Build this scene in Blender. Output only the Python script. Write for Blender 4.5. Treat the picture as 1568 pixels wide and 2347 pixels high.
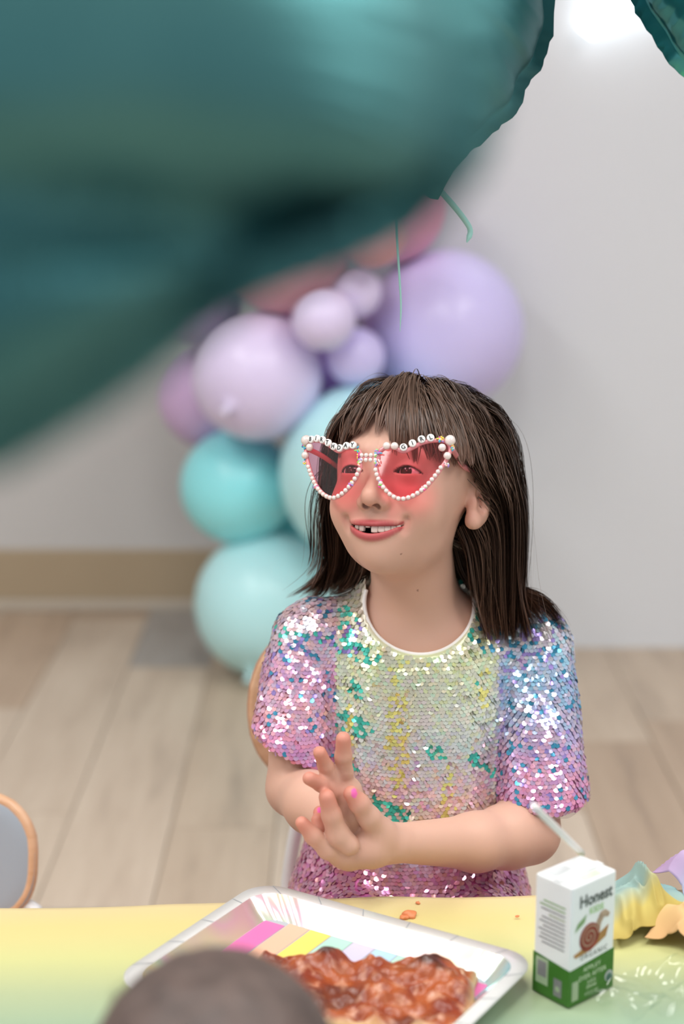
import bpy, bmesh, math, random
import numpy as np
from mathutils import Vector, Matrix, Euler, noise as mnoise

scene = bpy.context.scene
COL = scene.collection
for _o in list(bpy.data.objects):
    bpy.data.objects.remove(_o)

# ------------------------------------------------------------------ camera
FPX = 3880.0            # focal length in pixels of the 1568 x 2347 frame
W, Hh = 1568.0, 2347.0
PITCH = math.radians(13.0)
CAM_Z = 1.245
cam_data = bpy.data.cameras.new('camera')
cam = bpy.data.objects.new('camera', cam_data)
COL.objects.link(cam)
cam.location = (0, 0, CAM_Z)
cam.rotation_euler = (math.pi / 2 - PITCH, 0, 0)
cam_data.sensor_fit = 'VERTICAL'
cam_data.sensor_height = 36.0
cam_data.lens = 36.0 * FPX / Hh
cam_data.clip_start = 0.02
cam_data.clip_end = 60
cam_data.dof.use_dof = True
cam_data.dof.focus_distance = 1.635
cam_data.dof.aperture_fstop = 2.7
scene.camera = cam

# ------------------------------------------------------------------ world and exposure
world = bpy.data.worlds.new('world')
scene.world = world
world.use_nodes = True
world.node_tree.nodes['Background'].inputs[0].default_value = (0.93, 0.97, 1.0, 1)
world.node_tree.nodes['Background'].inputs[1].default_value = 0.5
scene.view_settings.view_transform = 'Standard'
scene.view_settings.look = 'None'
scene.view_settings.gamma = 1.0
scene.view_settings.use_curve_mapping = False
scene.view_settings.exposure = 0.16
CEIL_Z = 2.75
PANELS = [(-1.5, 0.0), (1.5, 0.0), (-1.5, 1.7), (1.5, 1.7), (0.0, 0.9)]
PANEL_W = 19.0
for _i, (_x, _y) in enumerate(PANELS):
    _l = bpy.data.lights.new('panel_lamp', 'AREA')
    _l.shape = 'RECTANGLE'
    _l.size, _l.size_y = 0.56, 1.16
    _l.energy = PANEL_W
    _l.color = (1.0, 0.99, 0.975)
    _lo = bpy.data.objects.new('panel_lamp', _l)
    COL.objects.link(_lo)
    _lo.location = (_x, _y, CEIL_Z - 0.035)

# ------------------------------------------------------------------ helpers
_cp, _sp = math.cos(PITCH), math.sin(PITCH)
def ray(px, py):
    a = (px - W / 2) / FPX
    b = -(py - Hh / 2) / FPX
    return np.array([a, _cp + b * _sp, -_sp + b * _cp])
def U(px, py, Y):
    """world point at depth Y (metres in front of the camera) seen at that pixel"""
    d = ray(px, py)
    p = d * (Y / d[1])
    return np.array([p[0], p[1], p[2] + CAM_Z])
def T(px, py, z):
    """world point on the level plane z seen at that pixel"""
    d = ray(px, py)
    p = d * ((z - CAM_Z) / d[2])
    return np.array([p[0], p[1], z])

def srgb(r, g, b):
    def c(v):
        v /= 255.0
        return v / 12.92 if v <= 0.04045 else ((v + 0.055) / 1.055) ** 2.4
    return (c(r), c(g), c(b))
def lin_np(arr):
    v = np.asarray(arr, dtype=np.float64) / 255.0
    return np.where(v <= 0.04045, v / 12.92, ((v + 0.055) / 1.055) ** 2.4)

def mat(name, color, rough=0.5, metal=0.0, spec=0.5, **kw):
    m = bpy.data.materials.new(name)
    m.use_nodes = True
    b = m.node_tree.nodes['Principled BSDF']
    b.inputs['Base Color'].default_value = (*color, 1)
    b.inputs['Roughness'].default_value = rough
    b.inputs['Metallic'].default_value = metal
    b.inputs['Specular IOR Level'].default_value = spec
    for k, v in kw.items():
        b.inputs[k.replace('_', ' ')].default_value = v
    return m
def N(m, t, **props):
    n = m.node_tree.nodes.new(t)
    for k, v in props.items():
        setattr(n, k, v)
    return n
def L(m, a, b):
    m.node_tree.links.new(a, b)
def bsdf(m):
    return m.node_tree.nodes['Principled BSDF']
def ramp(m, stops, interp='LINEAR'):
    r = N(m, 'ShaderNodeValToRGB')
    cr = r.color_ramp
    cr.interpolation = interp
    while len(cr.elements) < len(stops):
        cr.elements.new(0.5)
    for e, (p, c) in zip(cr.elements, stops):
        e.position = p
        e.color = (*c, 1)
    return r
def noise_col(m, c1, c2, scale=5, detail=4, coords='Object', rough=0.6, lo=0.3, hi=0.7, stretch=None):
    tc = N(m, 'ShaderNodeTexCoord')
    no = N(m, 'ShaderNodeTexNoise')
    no.inputs['Scale'].default_value = scale
    no.inputs['Detail'].default_value = detail
    no.inputs['Roughness'].default_value = rough
    if stretch:
        mp = N(m, 'ShaderNodeMapping')
        mp.inputs['Scale'].default_value = stretch
        L(m, tc.outputs[coords], mp.inputs[0])
        L(m, mp.outputs[0], no.inputs[0])
    else:
        L(m, tc.outputs[coords], no.inputs[0])
    r = ramp(m, [(lo, c1), (hi, c2)])
    L(m, no.outputs[0], r.inputs[0])
    L(m, r.outputs[0], bsdf(m).inputs['Base Color'])
    return no
def bump(m, src, strength=0.2, dist=0.01):
    b = N(m, 'ShaderNodeBump')
    b.inputs['Strength'].default_value = strength
    b.inputs['Distance'].default_value = dist
    L(m, src, b.inputs['Height'])
    L(m, b.outputs[0], bsdf(m).inputs['Normal'])
def attr_col(m, name='Col'):
    a = N(m, 'ShaderNodeVertexColor')
    a.layer_name = name
    L(m, a.outputs[0], bsdf(m).inputs['Base Color'])
    return a

def np_mesh(name, V, F, smooth=True, cols=None):
    """V (n,3) array, F (m,k) array with k the same for every face"""
    V = np.ascontiguousarray(V, dtype=np.float32)
    F = np.ascontiguousarray(F, dtype=np.int32)
    me = bpy.data.meshes.new(name)
    me.vertices.add(len(V))
    me.vertices.foreach_set('co', V.ravel())
    k = F.shape[1]
    me.loops.add(F.size)
    me.loops.foreach_set('vertex_index', F.ravel())
    me.polygons.add(len(F))
    me.polygons.foreach_set('loop_start', np.arange(0, F.size, k, dtype=np.int32))
    if smooth:
        me.polygons.foreach_set('use_smooth', np.ones(len(F), dtype=bool))
    me.update(calc_edges=True)
    if cols is not None:
        ca = me.color_attributes.new('Col', 'FLOAT_COLOR', 'POINT')
        c4 = np.ones((len(V), 4), dtype=np.float32)
        c4[:, :3] = cols
        ca.data.foreach_set('color', c4.ravel())
    return me
def link(name, me, material=None, parent=None):
    o = bpy.data.objects.new(name, me)
    COL.objects.link(o)
    if material is not None and not me.materials:
        me.materials.append(material)
    if parent is not None:
        child(o, parent)
    return o
def child(o, parent):
    o.parent = parent
    if parent.type == 'EMPTY':
        o.matrix_parent_inverse = Matrix.Translation(-Vector(parent.location))
    return o
def tag(o, label, cat, group=None, kind=None):
    if label: o['label'] = label
    if cat: o['category'] = cat
    if group: o['group'] = group
    if kind: o['kind'] = kind
    return o
def root(name, loc, label, cat, group=None):
    o = bpy.data.objects.new(name, None)
    o.empty_display_size = 0.05
    COL.objects.link(o)
    o.location = [float(v) for v in loc]
    return tag(o, label, cat, group)
def struct(o):
    o['kind'] = 'structure'
    return o
class MB:
    """collects polygons of one part"""
    def __init__(s):
        s.v, s.f = [], []
    def add(s, verts, faces):
        n = len(s.v)
        s.v += [tuple(map(float, v)) for v in verts]
        s.f += [tuple(i + n for i in f) for f in faces]
        return s
    def box(s, lo, hi):
        x0, y0, z0 = lo; x1, y1, z1 = hi
        return s.add([(x0,y0,z0),(x1,y0,z0),(x1,y1,z0),(x0,y1,z0),(x0,y0,z1),(x1,y0,z1),(x1,y1,z1),(x0,y1,z1)],
                     [(0,3,2,1),(4,5,6,7),(0,1,5,4),(1,2,6,5),(2,3,7,6),(3,0,4,7)])
    def tube(s, pts, rad, seg=10, cap=True, closed=False):
        pts = [Vector([float(c) for c in p]) for p in pts]
        n = len(pts)
        rr = rad if hasattr(rad, '__len__') else [rad] * n
        up = None
        vs, fs = [], []
        for i, p in enumerate(pts):
            if closed:
                t = pts[(i + 1) % n] - pts[i - 1]
            else:
                t = pts[min(i + 1, n - 1)] - pts[max(i - 1, 0)]
            t.normalize()
            if up is None:
                up = t.orthogonal().normalized()
            up = (up - t * up.dot(t))
            if up.length < 1e-6: up = t.orthogonal()
            up.normalize()
            b = t.cross(up)
            for k in range(seg):
                a = 2 * math.pi * k / seg
                vs.append(p + (up * math.cos(a) + b * math.sin(a)) * rr[i])
        m = n if closed else n - 1
        for i in range(m):
            j = (i + 1) % n
            for k in range(seg):
                k2 = (k + 1) % seg
                fs.append((i*seg+k, i*seg+k2, j*seg+k2, j*seg+k))
        if cap and not closed:
            fs.append(tuple(range(seg))[::-1])
            fs.append(tuple((n-1)*seg + k for k in range(seg)))
        return s.add(vs, fs)
    def lathe(s, prof, seg=32, M=None):
        """prof: list of (r, z) from bottom to top, closed at both ends when r == 0"""
        vs, fs = [], []
        rings = []
        for r, z in prof:
            if r < 1e-7:
                rings.append([len(vs)]); vs.append(Vector((0, 0, z)))
            else:
                rings.append(list(range(len(vs), len(vs) + seg)))
                for k in range(seg):
                    a = 2 * math.pi * k / seg
                    vs.append(Vector((r * math.cos(a), r * math.sin(a), z)))
        for A, B in zip(rings, rings[1:]):
            for k in range(seg):
                k2 = (k + 1) % seg
                if len(A) == 1 and len(B) == 1: continue
                if len(A) == 1: fs.append((A[0], B[k2], B[k]))
                elif len(B) == 1: fs.append((A[k], A[k2], B[0]))
                else: fs.append((A[k], A[k2], B[k2], B[k]))
        if M is not None:
            vs = [M @ v for v in vs]
        return s.add(vs, fs)
    def mesh(s, name, smooth=True):
        me = bpy.data.meshes.new(name)
        me.from_pydata(s.v, [], s.f)
        if smooth:
            me.polygons.foreach_set('use_smooth', [True] * len(me.polygons))
        me.update()
        return me
    def build(s, name, material, parent=None, smooth=True, bevel=0, seg=2):
        me = s.mesh(name, smooth)
        if bevel:
            bm = bmesh.new(); bm.from_mesh(me)
            bmesh.ops.bevel(bm, geom=bm.edges[:], offset=bevel, segments=seg, affect='EDGES', profile=0.5)
            bm.to_mesh(me); bm.free()
            me.polygons.foreach_set('use_smooth', [False] * len(me.polygons))
        return link(name, me, material, parent)
def catmull(pts, n):
    P = np.asarray(pts, dtype=float)
    P = np.vstack([2 * P[0] - P[1], P, 2 * P[-1] - P[-2]])
    out = []
    m = len(P) - 3
    for t in np.linspace(0, m - 1e-9, n):
        i = int(t); u = t - i
        a, b, c, d = P[i:i + 4]
        out.append(0.5 * ((2*b) + (-a + c)*u + (2*a - 5*b + 4*c - d)*u*u + (-a + 3*b - 3*c + d)*u**3))
    return np.array(out)
def catmull_closed(pts, n):
    P = np.asarray(pts, dtype=float); m = len(P)
    out = []
    for t in np.linspace(0, m, n, endpoint=False):
        i = int(t); u = t - i
        a, b, c, d = P[(i-1) % m], P[i % m], P[(i+1) % m], P[(i+2) % m]
        out.append(0.5 * ((2*b) + (-a + c)*u + (2*a - 5*b + 4*c - d)*u*u + (-a + 3*b - 3*c + d)*u**3))
    return np.array(out)
def fbm(P, seed=0, octaves=3, freq=1.0):
    """cheap smooth pseudo noise: sums of random plane waves, vectorised, about -1..1"""
    rs = np.random.RandomState(seed)
    P = np.asarray(P, dtype=np.float64)
    out = np.zeros(len(P)); amp = 1.0; tot = 0
    for o in range(octaves):
        s = np.zeros(len(P))
        for k in range(6):
            d = rs.normal(size=3); d /= np.linalg.norm(d)
            s += np.sin(P @ d * freq * 6.283 * (0.7 + 0.6 * rs.rand()) + rs.rand() * 6.283)
        out += amp * s / 3.0
        tot += amp; amp *= 0.5; freq *= 2.0
    return out / tot

# ---- implicit surfaces: distance functions and a surface-net mesher
def smin(a, b, k):
    h = np.maximum(k - np.abs(a - b), 0.0) / k
    return np.minimum(a, b) - h * h * k * 0.25
def smax(a, b, k):
    return -smin(-a, -b, k)
def d_sph(p, c, r):
    return np.linalg.norm(p - np.asarray(c, np.float32), axis=1) - r
def d_ell(p, c, r):
    q = p - np.asarray(c, np.float32)
    r = np.asarray(r, np.float32)
    k0 = np.linalg.norm(q / r, axis=1)
    k1 = np.linalg.norm(q / (r * r), axis=1) + 1e-9
    return k0 * (k0 - 1.0) / k1
def d_cap(p, a, b, ra, rb):
    a = np.asarray(a, np.float32); b = np.asarray(b, np.float32)
    ba = b - a
    t = np.clip(((p - a) @ ba) / float(ba @ ba), 0, 1)
    return np.linalg.norm(p - a - t[:, None] * ba, axis=1) - (ra + (rb - ra) * t)
def d_chain(p, pts, rad, k=0.004):
    d = None
    for i in range(len(pts) - 1):
        e = d_cap(p, pts[i], pts[i + 1], rad[i], rad[i + 1])
        d = e if d is None else smin(d, e, k)
    return d
def sdf_mesh(f, lo, hi, h, B=8):
    lo = np.asarray(lo, float); hi = np.asarray(hi, float)
    nb = np.ceil((hi - lo) / (h * B)).astype(int) + 1
    n = nb * B
    g = [lo[i] + (np.arange(nb[i]) * B + (B - 1) / 2) * h for i in range(3)]
    C = np.stack(np.meshgrid(*g, indexing='ij'), -1).reshape(-1, 3).astype(np.float32)
    fc = np.concatenate([f(C[i:i + 400000]) for i in range(0, len(C), 400000)])
    act = np.nonzero(np.abs(fc) < B * h * 0.87 * 1.45)[0]
    F = np.repeat(np.repeat(np.repeat(fc.reshape(nb).astype(np.float32), B, 0), B, 1), B, 2)
    off = np.stack(np.meshgrid(*[np.arange(B)] * 3, indexing='ij'), -1).reshape(-1, 3)
    bi = np.stack(np.unravel_index(act, nb), -1) * B
    for s in range(0, len(bi), 1500):
        idx = (bi[s:s + 1500, None, :] + off[None]).reshape(-1, 3)
        v = f((lo + idx * h).astype(np.float32))
        F[idx[:, 0], idx[:, 1], idx[:, 2]] = v
    S = F < 0
    cells_acc = []
    quads = []
    ncell = n - 1
    def cid(i, j, k):
        return (i * ncell[1] + j) * ncell[2] + k
    keys, pts = [], []
    for ax in range(3):
        sl0 = [slice(None)] * 3; sl1 = [slice(None)] * 3
        sl0[ax] = slice(0, n[ax] - 1); sl1[ax] = slice(1, n[ax])
        cr = np.nonzero(S[tuple(sl0)] ^ S[tuple(sl1)])
        i0 = np.stack(cr, -1)
        i1 = i0.copy(); i1[:, ax] += 1
        b1, b2 = (ax + 1) % 3, (ax + 2) % 3
        ok = (i0[:, b1] > 0) & (i0[:, b2] > 0) & (i0[:, b1] < n[b1] - 1) & (i0[:, b2] < n[b2] - 1)
        i0, i1 = i0[ok], i1[ok]
        a = F[i0[:, 0], i0[:, 1], i0[:, 2]]; b = F[i1[:, 0], i1[:, 1], i1[:, 2]]
        t = np.clip(a / (a - b), 0.02, 0.98)
        P = i0 + (i1 - i0) * t[:, None]
        q = []
        for (u, v) in ((-1, -1), (0, -1), (0, 0), (-1, 0)):
            c = i0.copy(); c[:, b1] += u; c[:, b2] += v
            k = cid(c[:, 0], c[:, 1], c[:, 2])
            q.append(k); keys.append(k); pts.append(P)
        q = np.stack(q, -1)
        flip = a > 0
        q[flip] = q[flip][:, ::-1]
        quads.append(q)
    keys = np.concatenate(keys); pts = np.concatenate(pts)
    uk, inv = np.unique(keys, return_inverse=True)
    cnt = np.bincount(inv)
    V = np.stack([np.bincount(inv, weights=pts[:, i]) / cnt for i in range(3)], -1)
    Q = np.searchsorted(uk, np.concatenate(quads))
    return lo + V * h, Q

# ================================================================== the setting
random.seed(4); np.random.seed(4)
RX0, RX1, RY0, RY1 = -2.4, 2.8, -1.8, 4.27
WALLR_Y, WALLR_X = 3.93, 0.0
m_wall = mat('wall_paint', srgb(217, 220, 225), 0.7)
m_wall2 = mat('wall_paint_less_lit', srgb(206, 205, 205), 0.75)  # weaker light on the back wall put into a darker, warmer colour
m_ceil = mat('ceiling_white', srgb(232, 233, 234), 0.9)
m_basebd = mat('tan_baseboard', srgb(178, 160, 134), 0.55)
m_shoe = mat('pale_shoe_moulding', srgb(196, 186, 172), 0.5)

def plank_material():
    m = mat('whitewashed_oak', (0.6, 0.5, 0.4), 0.42)
    oi = N(m, 'ShaderNodeObjectInfo')
    r = ramp(m, [(0.0, srgb(200, 180, 160)), (0.22, srgb(214, 200, 184)), (0.45, srgb(190, 170, 150)),
                 (0.62, srgb(204, 188, 170)), (0.84, srgb(178, 176, 174)), (0.92, srgb(210, 196, 180))], 'CONSTANT')
    L(m, oi.outputs['Random'], r.inputs[0])
    tc = N(m, 'ShaderNodeTexCoord')
    mp = N(m, 'ShaderNodeMapping')
    mp.inputs['Scale'].default_value = (9, 0.9, 1)
    L(m, tc.outputs['Object'], mp.inputs[0])
    ad = N(m, 'ShaderNodeVectorMath', operation='ADD')
    L(m, mp.outputs[0], ad.inputs[0])
    sc_ = N(m, 'ShaderNodeVectorMath', operation='SCALE')
    sc_.inputs[0].default_value = (17, 31, 7)
    L(m, oi.outputs['Random'], sc_.inputs['Scale'])
    L(m, sc_.outputs[0], ad.inputs[1])
    no = N(m, 'ShaderNodeTexNoise')
    no.inputs['Scale'].default_value = 2.2
    no.inputs['Detail'].default_value = 6
    no.inputs['Roughness'].default_value = 0.65
    L(m, ad.outputs[0], no.inputs[0])
    r2 = ramp(m, [(0.28, srgb(150, 132, 116)), (0.45, srgb(225, 214, 202)), (0.7, srgb(255, 250, 243))])
    L(m, no.outputs[0], r2.inputs[0])
    mx = N(m, 'ShaderNodeMix', data_type='RGBA', blend_type='MULTIPLY')
    mx.inputs[0].default_value = 0.5
    L(m, r.outputs[0], mx.inputs[6]); L(m, r2.outputs[0], mx.inputs[7])
    L(m, mx.outputs[2], bsdf(m).inputs['Base Color'])
    bump(m, no.outputs[0], 0.1, 0.002)
    return m
m_plank = plank_material()
m_joint = mat('floor_joint_dark', srgb(120, 104, 90), 0.9)
floor = struct(MB().box((RX0, RY0, -0.08), (RX1, RY1 + 0.2, -0.004)).build('floor', m_joint, smooth=False))
PW, PL = 0.19, 1.25
pm = MB().box((-PW/2 + .0012, -PL/2 + .0012, -0.004), (PW/2 - .0012, PL/2 - .0012, 0.0)).mesh('plank', False)
pm.materials.append(m_plank)
row = 0
x = RX0 + PW / 2
while x < RX1:
    y = RY0 - random.random() * PL
    while y < RY1:
        y0, y1 = max(y, RY0), min(y + PL, RY1)
        if y1 - y0 > 0.05:
            o = bpy.data.objects.new('plank', pm)
            COL.objects.link(o)
            o.location = (x, (y0 + y1) / 2, 0)
            o.scale = (1, (y1 - y0) / PL, 1)
            o.parent = floor
        y += PL
    x += PW

struct(MB().box((RX0 - .1, RY1, 0), (WALLR_X + .1, RY1 + .1, CEIL_Z)).build('wall_back', m_wall2, smooth=False))
struct(MB().box((WALLR_X, WALLR_Y, 0), (RX1 + .1, RY1 + .1, CEIL_Z)).build('wall_right_panel', m_wall, smooth=False))
struct(MB().box((RX0 - .1, RY0, 0), (RX0, RY1, CEIL_Z)).build('wall_left', m_wall2, smooth=False))
struct(MB().box((RX1, RY0, 0), (RX1 + .1, WALLR_Y, CEIL_Z)).build('wall_right', m_wall, smooth=False))
struct(MB().box((RX0 - .1, RY0, CEIL_Z), (RX1 + .1, RY1 + .1, CEIL_Z + .08)).build('ceiling', m_ceil, smooth=False))
bb = MB()
bb.add([(RX0, RY1, 0), (WALLR_X, RY1, 0), (WALLR_X, RY1 - .014, 0), (RX0, RY1 - .014, 0),
        (RX0, RY1, .16), (WALLR_X, RY1, .16), (WALLR_X, RY1 - .014, .153), (RX0, RY1 - .014, .153)],
       [(0,3,2,1),(4,7,6,5)[::-1],(3,0,4,7)[::-1],(2,3,7,6)[::-1],(1,2,6,5)[::-1]])
struct(bb.build('baseboard_back', m_basebd, smooth=False))
struct(MB().box((RX0, RY1 - .032, 0), (WALLR_X, RY1 - .014, .03)).build('trim_1', m_shoe, smooth=False, bevel=.005))

# ceiling light panels (above the frame): frame and diffuser round each panel lamp
m_diff = mat('panel_diffuser', (0.9, 0.9, 0.9), 0.5)
bsdf(m_diff).inputs['Emission Color'].default_value = (1, .97, .93, 1)
bsdf(m_diff).inputs['Emission Strength'].default_value = 2.5
m_white = mat('white_plastic', srgb(236, 236, 234), 0.4)
for i, (x, y) in enumerate(PANELS):
    r = root('ceiling_light', (x, y, CEIL_Z), 'flat rectangular ceiling light panel with thin white frame', 'ceiling light', 'light panels on the ceiling')
    fr = MB()
    for a in ((-.3, -.6, .3, -.58), (-.3, .58, .3, .6), (-.3, -.58, -.28, .58), (.28, -.58, .3, .58)):
        fr.box((x + a[0], y + a[1], CEIL_Z - .03), (x + a[2], y + a[3], CEIL_Z))
    fr.build('frame', m_white, r, smooth=False)
    MB().box((x - .28, y - .58, CEIL_Z - .02), (x + .28, y + .58, CEIL_Z - .008)).build('diffuser', m_diff, r, smooth=False)

# ================================================================== lit sign tube on the far wall (top right)
m_neon = mat('neon_white', (1, 1, 1), 0.4)
bsdf(m_neon).inputs['Emission Color'].default_value = (0.9, 0.98, 1, 1)
bsdf(m_neon).inputs['Emission Strength'].default_value = 3.2
NY = WALLR_Y - 0.045
nr = root('neon_sign', U(1420, 0, NY), 'glowing white tube of a lit script sign on the pale wall', 'neon sign')
npts = [U(*p, NY) for p in [(1343, 74), (1372, 36), (1405, 2), (1440, -60), (1490, -140), (1540, -170), (1560, -120), (1530, -50), (1480, -8), (1430, -2), (1395, 6)]]
MB().tube(catmull(npts, 60), 0.022, 10).build('light_tube', m_neon, nr)
for p in [(1372, 40), (1530, -52)]:
    q = U(*p, NY)
    MB().tube([q, q + np.array([0, .045, 0])], 0.008, 8).build('stand_off', m_white, nr)

# ================================================================== balloon garland
def latex(name, c):
    m = mat(name, c, 0.3, spec=0.45)
    b = bsdf(m)
    b.inputs['Subsurface Weight'].default_value = 0.35
    b.inputs['Subsurface Radius'].default_value = (0.05, 0.05, 0.05)
    b.inputs['Subsurface Scale'].default_value = 0.6
    return m
LX = {'lavender': latex('lavender_latex', srgb(212, 204, 252)), 'lilac': latex('lilac_latex', srgb(224, 213, 246)),
      'mauve': latex('mauve_latex', srgb(206, 178, 218)), 'pink': latex('pink_latex', srgb(246, 170, 198)),
      'coral': latex('coral_latex', srgb(244, 172, 178)), 'aqua': latex('aqua_latex', srgb(194, 242, 248)),
      'turq': latex('turquoise_latex', srgb(152, 236, 243)), 'violet': latex('violet_latex', srgb(168, 140, 222)),
      'magenta': latex('magenta_latex', srgb(214, 130, 196))}
def balloon_profile(r):
    prof = [(0, r)]
    for i in range(1, 15):
        a = math.pi / 2 - i * math.pi / 16
        prof.append((r * math.cos(a), r * math.sin(a)))
    z = prof[-1][1]
    rr = prof[-1][0]
    prof += [(rr * .62, z - r * .025), (rr * .3, z - r * .05), (.011, z - r * .085), (.006, z - r * .12), (0, z - r * .125)]
    return prof[::-1]
def balloon(px, py, rpx, Y, col, label, axis, group='latex balloons of the garland'):
    Y = 3.70 + (Y - 4.74) * .78
    c = U(px, py, Y)
    r = rpx * float(np.linalg.norm(c - np.array([0, 0, CAM_Z]))) / FPX * 0.985
    ax = Vector(axis).normalized()          # points from the centre to the knot
    q = (-ax).to_track_quat('Z', 'Y')
    M = Matrix.Translation(Vector(c)) @ q.to_matrix().to_4x4()
    prof = balloon_profile(r)
    o = MB().lathe(prof, 40, M).build('balloon', LX[col])
    zk = prof[0][1]
    MB().lathe([(0, zk - .02), (.012, zk - .019), (.009, zk - .012), (.0055, zk - .006), (.009, zk), (.007, zk + .006), (0, zk + .008)], 14, M).build('knot', LX[col], o)
    tag(o, label, 'balloon', group)
    return o
BALL = [
 (1015, 757, 187, 4.80, 'lavender', 'huge round pastel lavender balloon against the white wall behind the girl', (-.8, .3, -.2)),
 (590, 860, 152, 4.58, 'lilac', 'glossy pale lilac balloon with a bright highlight above the turquoise balloons', (-.35, -.75, -.32)),
 (742, 731, 74, 4.42, 'lilac', 'small pale lilac balloon in front of the cluster of three small ones', (.3, .9, .1)),
 (815, 670, 60, 4.55, 'lilac', 'small pale lilac balloon tucked under the pink balloons', (.1, .9, -.2)),
 (815, 818, 68, 4.55, 'lavender', 'small bluish lavender balloon just above the big pale blue balloon', (.1, .9, .2)),
 (487, 905, 128, 4.95, 'mauve', 'dusky mauve balloon half hidden behind the glossy lilac one', (.6, .7, 0)),
 (452, 690, 98, 4.78, 'mauve', 'dusky purple balloon under the blurred teal foil', (.6, .6, .2)),
 (652, 570, 146, 4.60, 'coral', 'large coral pink balloon above the glossy lilac balloon', (.3, .9, .2)),
 (856, 538, 72, 4.40, 'coral', 'small coral balloon pressed against the pink balloon', (.2, .9, .1)),
 (890, 474, 128, 4.76, 'pink', 'rose pink balloon under the neck of the teal foil balloon', (-.2, .9, .2)),
 (545, 1114, 134, 4.77, 'turq', 'turquoise balloon below the glossy lilac balloon', (.8, .5, .2)),
 (850, 1085, 214, 4.56, 'aqua', 'big pale blue balloon directly behind the girl', (-.4, .8, -.3)),
 (612, 1384, 169, 4.74, 'aqua', 'pale blue balloon resting on the wooden floor', (-.2, -.6, -.75)),
 (690, 1225, 105, 4.97, 'turq', 'turquoise balloon wedged between the two pale blue ones', (.2, .9, .2)),
 (770, 850, 90, 4.90, 'violet', 'deep violet balloon hidden between lilac and lavender balloons', (.2, .9, .2)),
 (690, 700, 100, 4.88, 'magenta', 'magenta balloon peeking out behind the coral balloon', (.2, .9, .2)),
]
for b in BALL:
    balloon(*b)

# ================================================================== teal foil balloons
def foil_material(name, c, c2, rough):
    m = mat(name, c, rough, metal=0.92)
    noise_col(m, c, c2, 6, 3, lo=.35, hi=.65)
    return m
m_foil = foil_material('teal_foil', srgb(86, 140, 142), srgb(64, 116, 122), 0.42)
m_foil2 = foil_material('teal_foil_shiny', srgb(84, 178, 176), srgb(72, 150, 160), 0.16)
m_ribbon = mat('teal_ribbon', srgb(158, 208, 202), 0.3, metal=0.1)
def foil_balloon(name, outline, ctr2, M, thick, m, label, wrinkle=.004, nw=46, crease=None, seed=1, neck=None):
    """outline: closed loop in the balloon's own plane (x right, y up), puffed front and back"""
    rs = np.random.RandomState(seed)
    O2 = np.asarray(outline, float); n = len(O2)
    ctr2 = np.asarray(ctr2, float)
    S = np.array([0, .06, .14, .24, .34, .44, .54, .63, .71, .78, .84, .89, .93, .965, .985, 1.0])
    ph = np.cumsum(rs.rand(n) * 1.2 + .3) * nw * 6.283 / n / .9
    wr = np.sin(ph) * (.6 + .4 * rs.rand(n))
    V, F = [], []
    rings = {}
    mean_r = np.mean(np.linalg.norm(O2 - ctr2, axis=1))
    for side in (1, -1):
        for k, s in enumerate(S):
            P2 = ctr2 + (O2 - ctr2) * s
            h = thick * np.clip(1 - s ** 2.4, 0, 1) ** 0.62 * np.ones(n)
            h += wrinkle * wr * (s ** 5) * (1 - s ** 14)
            P3 = np.stack([P2[:, 0], P2[:, 1], h * side], -1)
            P3[:, 2] += side * .016 * thick / .1 * fbm(P3 * (1.0 / mean_r), seed + 5, 2, .55) * (1 - s ** 8)
            if crease is not None:
                P3[:, 2] += side * crease(P3)
            rings[(side, k)] = len(V)
            V += list(P3)
        for k in range(len(S) - 1):
            a, b = rings[(side, k)], rings[(side, k + 1)]
            for i in range(n):
                j = (i + 1) % n
                q = (a + i, b + i, b + j, a + j)
                F.append(q if side > 0 else q[::-1])
    # seam flange
    fl = len(V)
    dirs = (O2 - ctr2) / np.linalg.norm(O2 - ctr2, axis=1)[:, None]
    for zz, ext in ((.0012, .011), (-.0012, .011)):
        P2 = O2 + dirs * (ext + .0012 * wr[:, None])
        V += list(np.stack([P2[:, 0], P2[:, 1], zz + .0015 * wr], -1))
    for i in range(n):
        j = (i + 1) % n
        a = rings[(1, len(S) - 1)]; b = rings[(-1, len(S) - 1)]
        F.append((a + i, fl + i, fl + j, a + j))
        F.append((b + j, fl + n + j, fl + n + i, b + i))
        F.append((fl + i, fl + n + i, fl + n + j, fl + j))
    V = [M @ Vector(v) for v in V]
    o = MB().add(V, F).build(name, m)
    tag(o, label, 'foil balloon')
    return o
# the sharp round one: its plane faces the room, its neck hangs down to the right
FY = 1.62
fc = U(792, -62, FY)
fr_ = 452 * FY / FPX
tilt = Matrix.Rotation(math.radians(8), 4, 'Z') @ Matrix.Rotation(math.radians(78), 4, 'X')
Mf = Matrix.Translation(Vector(fc)) @ tilt
ang = np.linspace(0, 2 * math.pi, 220, endpoint=False)
rsf = np.random.RandomState(8)
loop = np.stack([np.cos(ang), np.sin(ang)], -1) * fr_ * (1 + .010 * np.sin(ang * 17 + 1) + .008 * np.sin(ang * 29 + 2))[:, None]
neck_a = math.radians(-69)
dA = np.abs((ang - neck_a + math.pi) % (2 * math.pi) - math.pi)
loop *= (1 + .11 * np.exp(-(dA / .055) ** 2) + .03 * np.exp(-(dA / .14) ** 2))[:, None]
foil = foil_balloon('foil_balloon', loop, (0, 0), Mf, 0.095, m_foil, 'round teal foil balloon with crinkled rim and curling ribbon above the girl', .005, 60)
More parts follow.
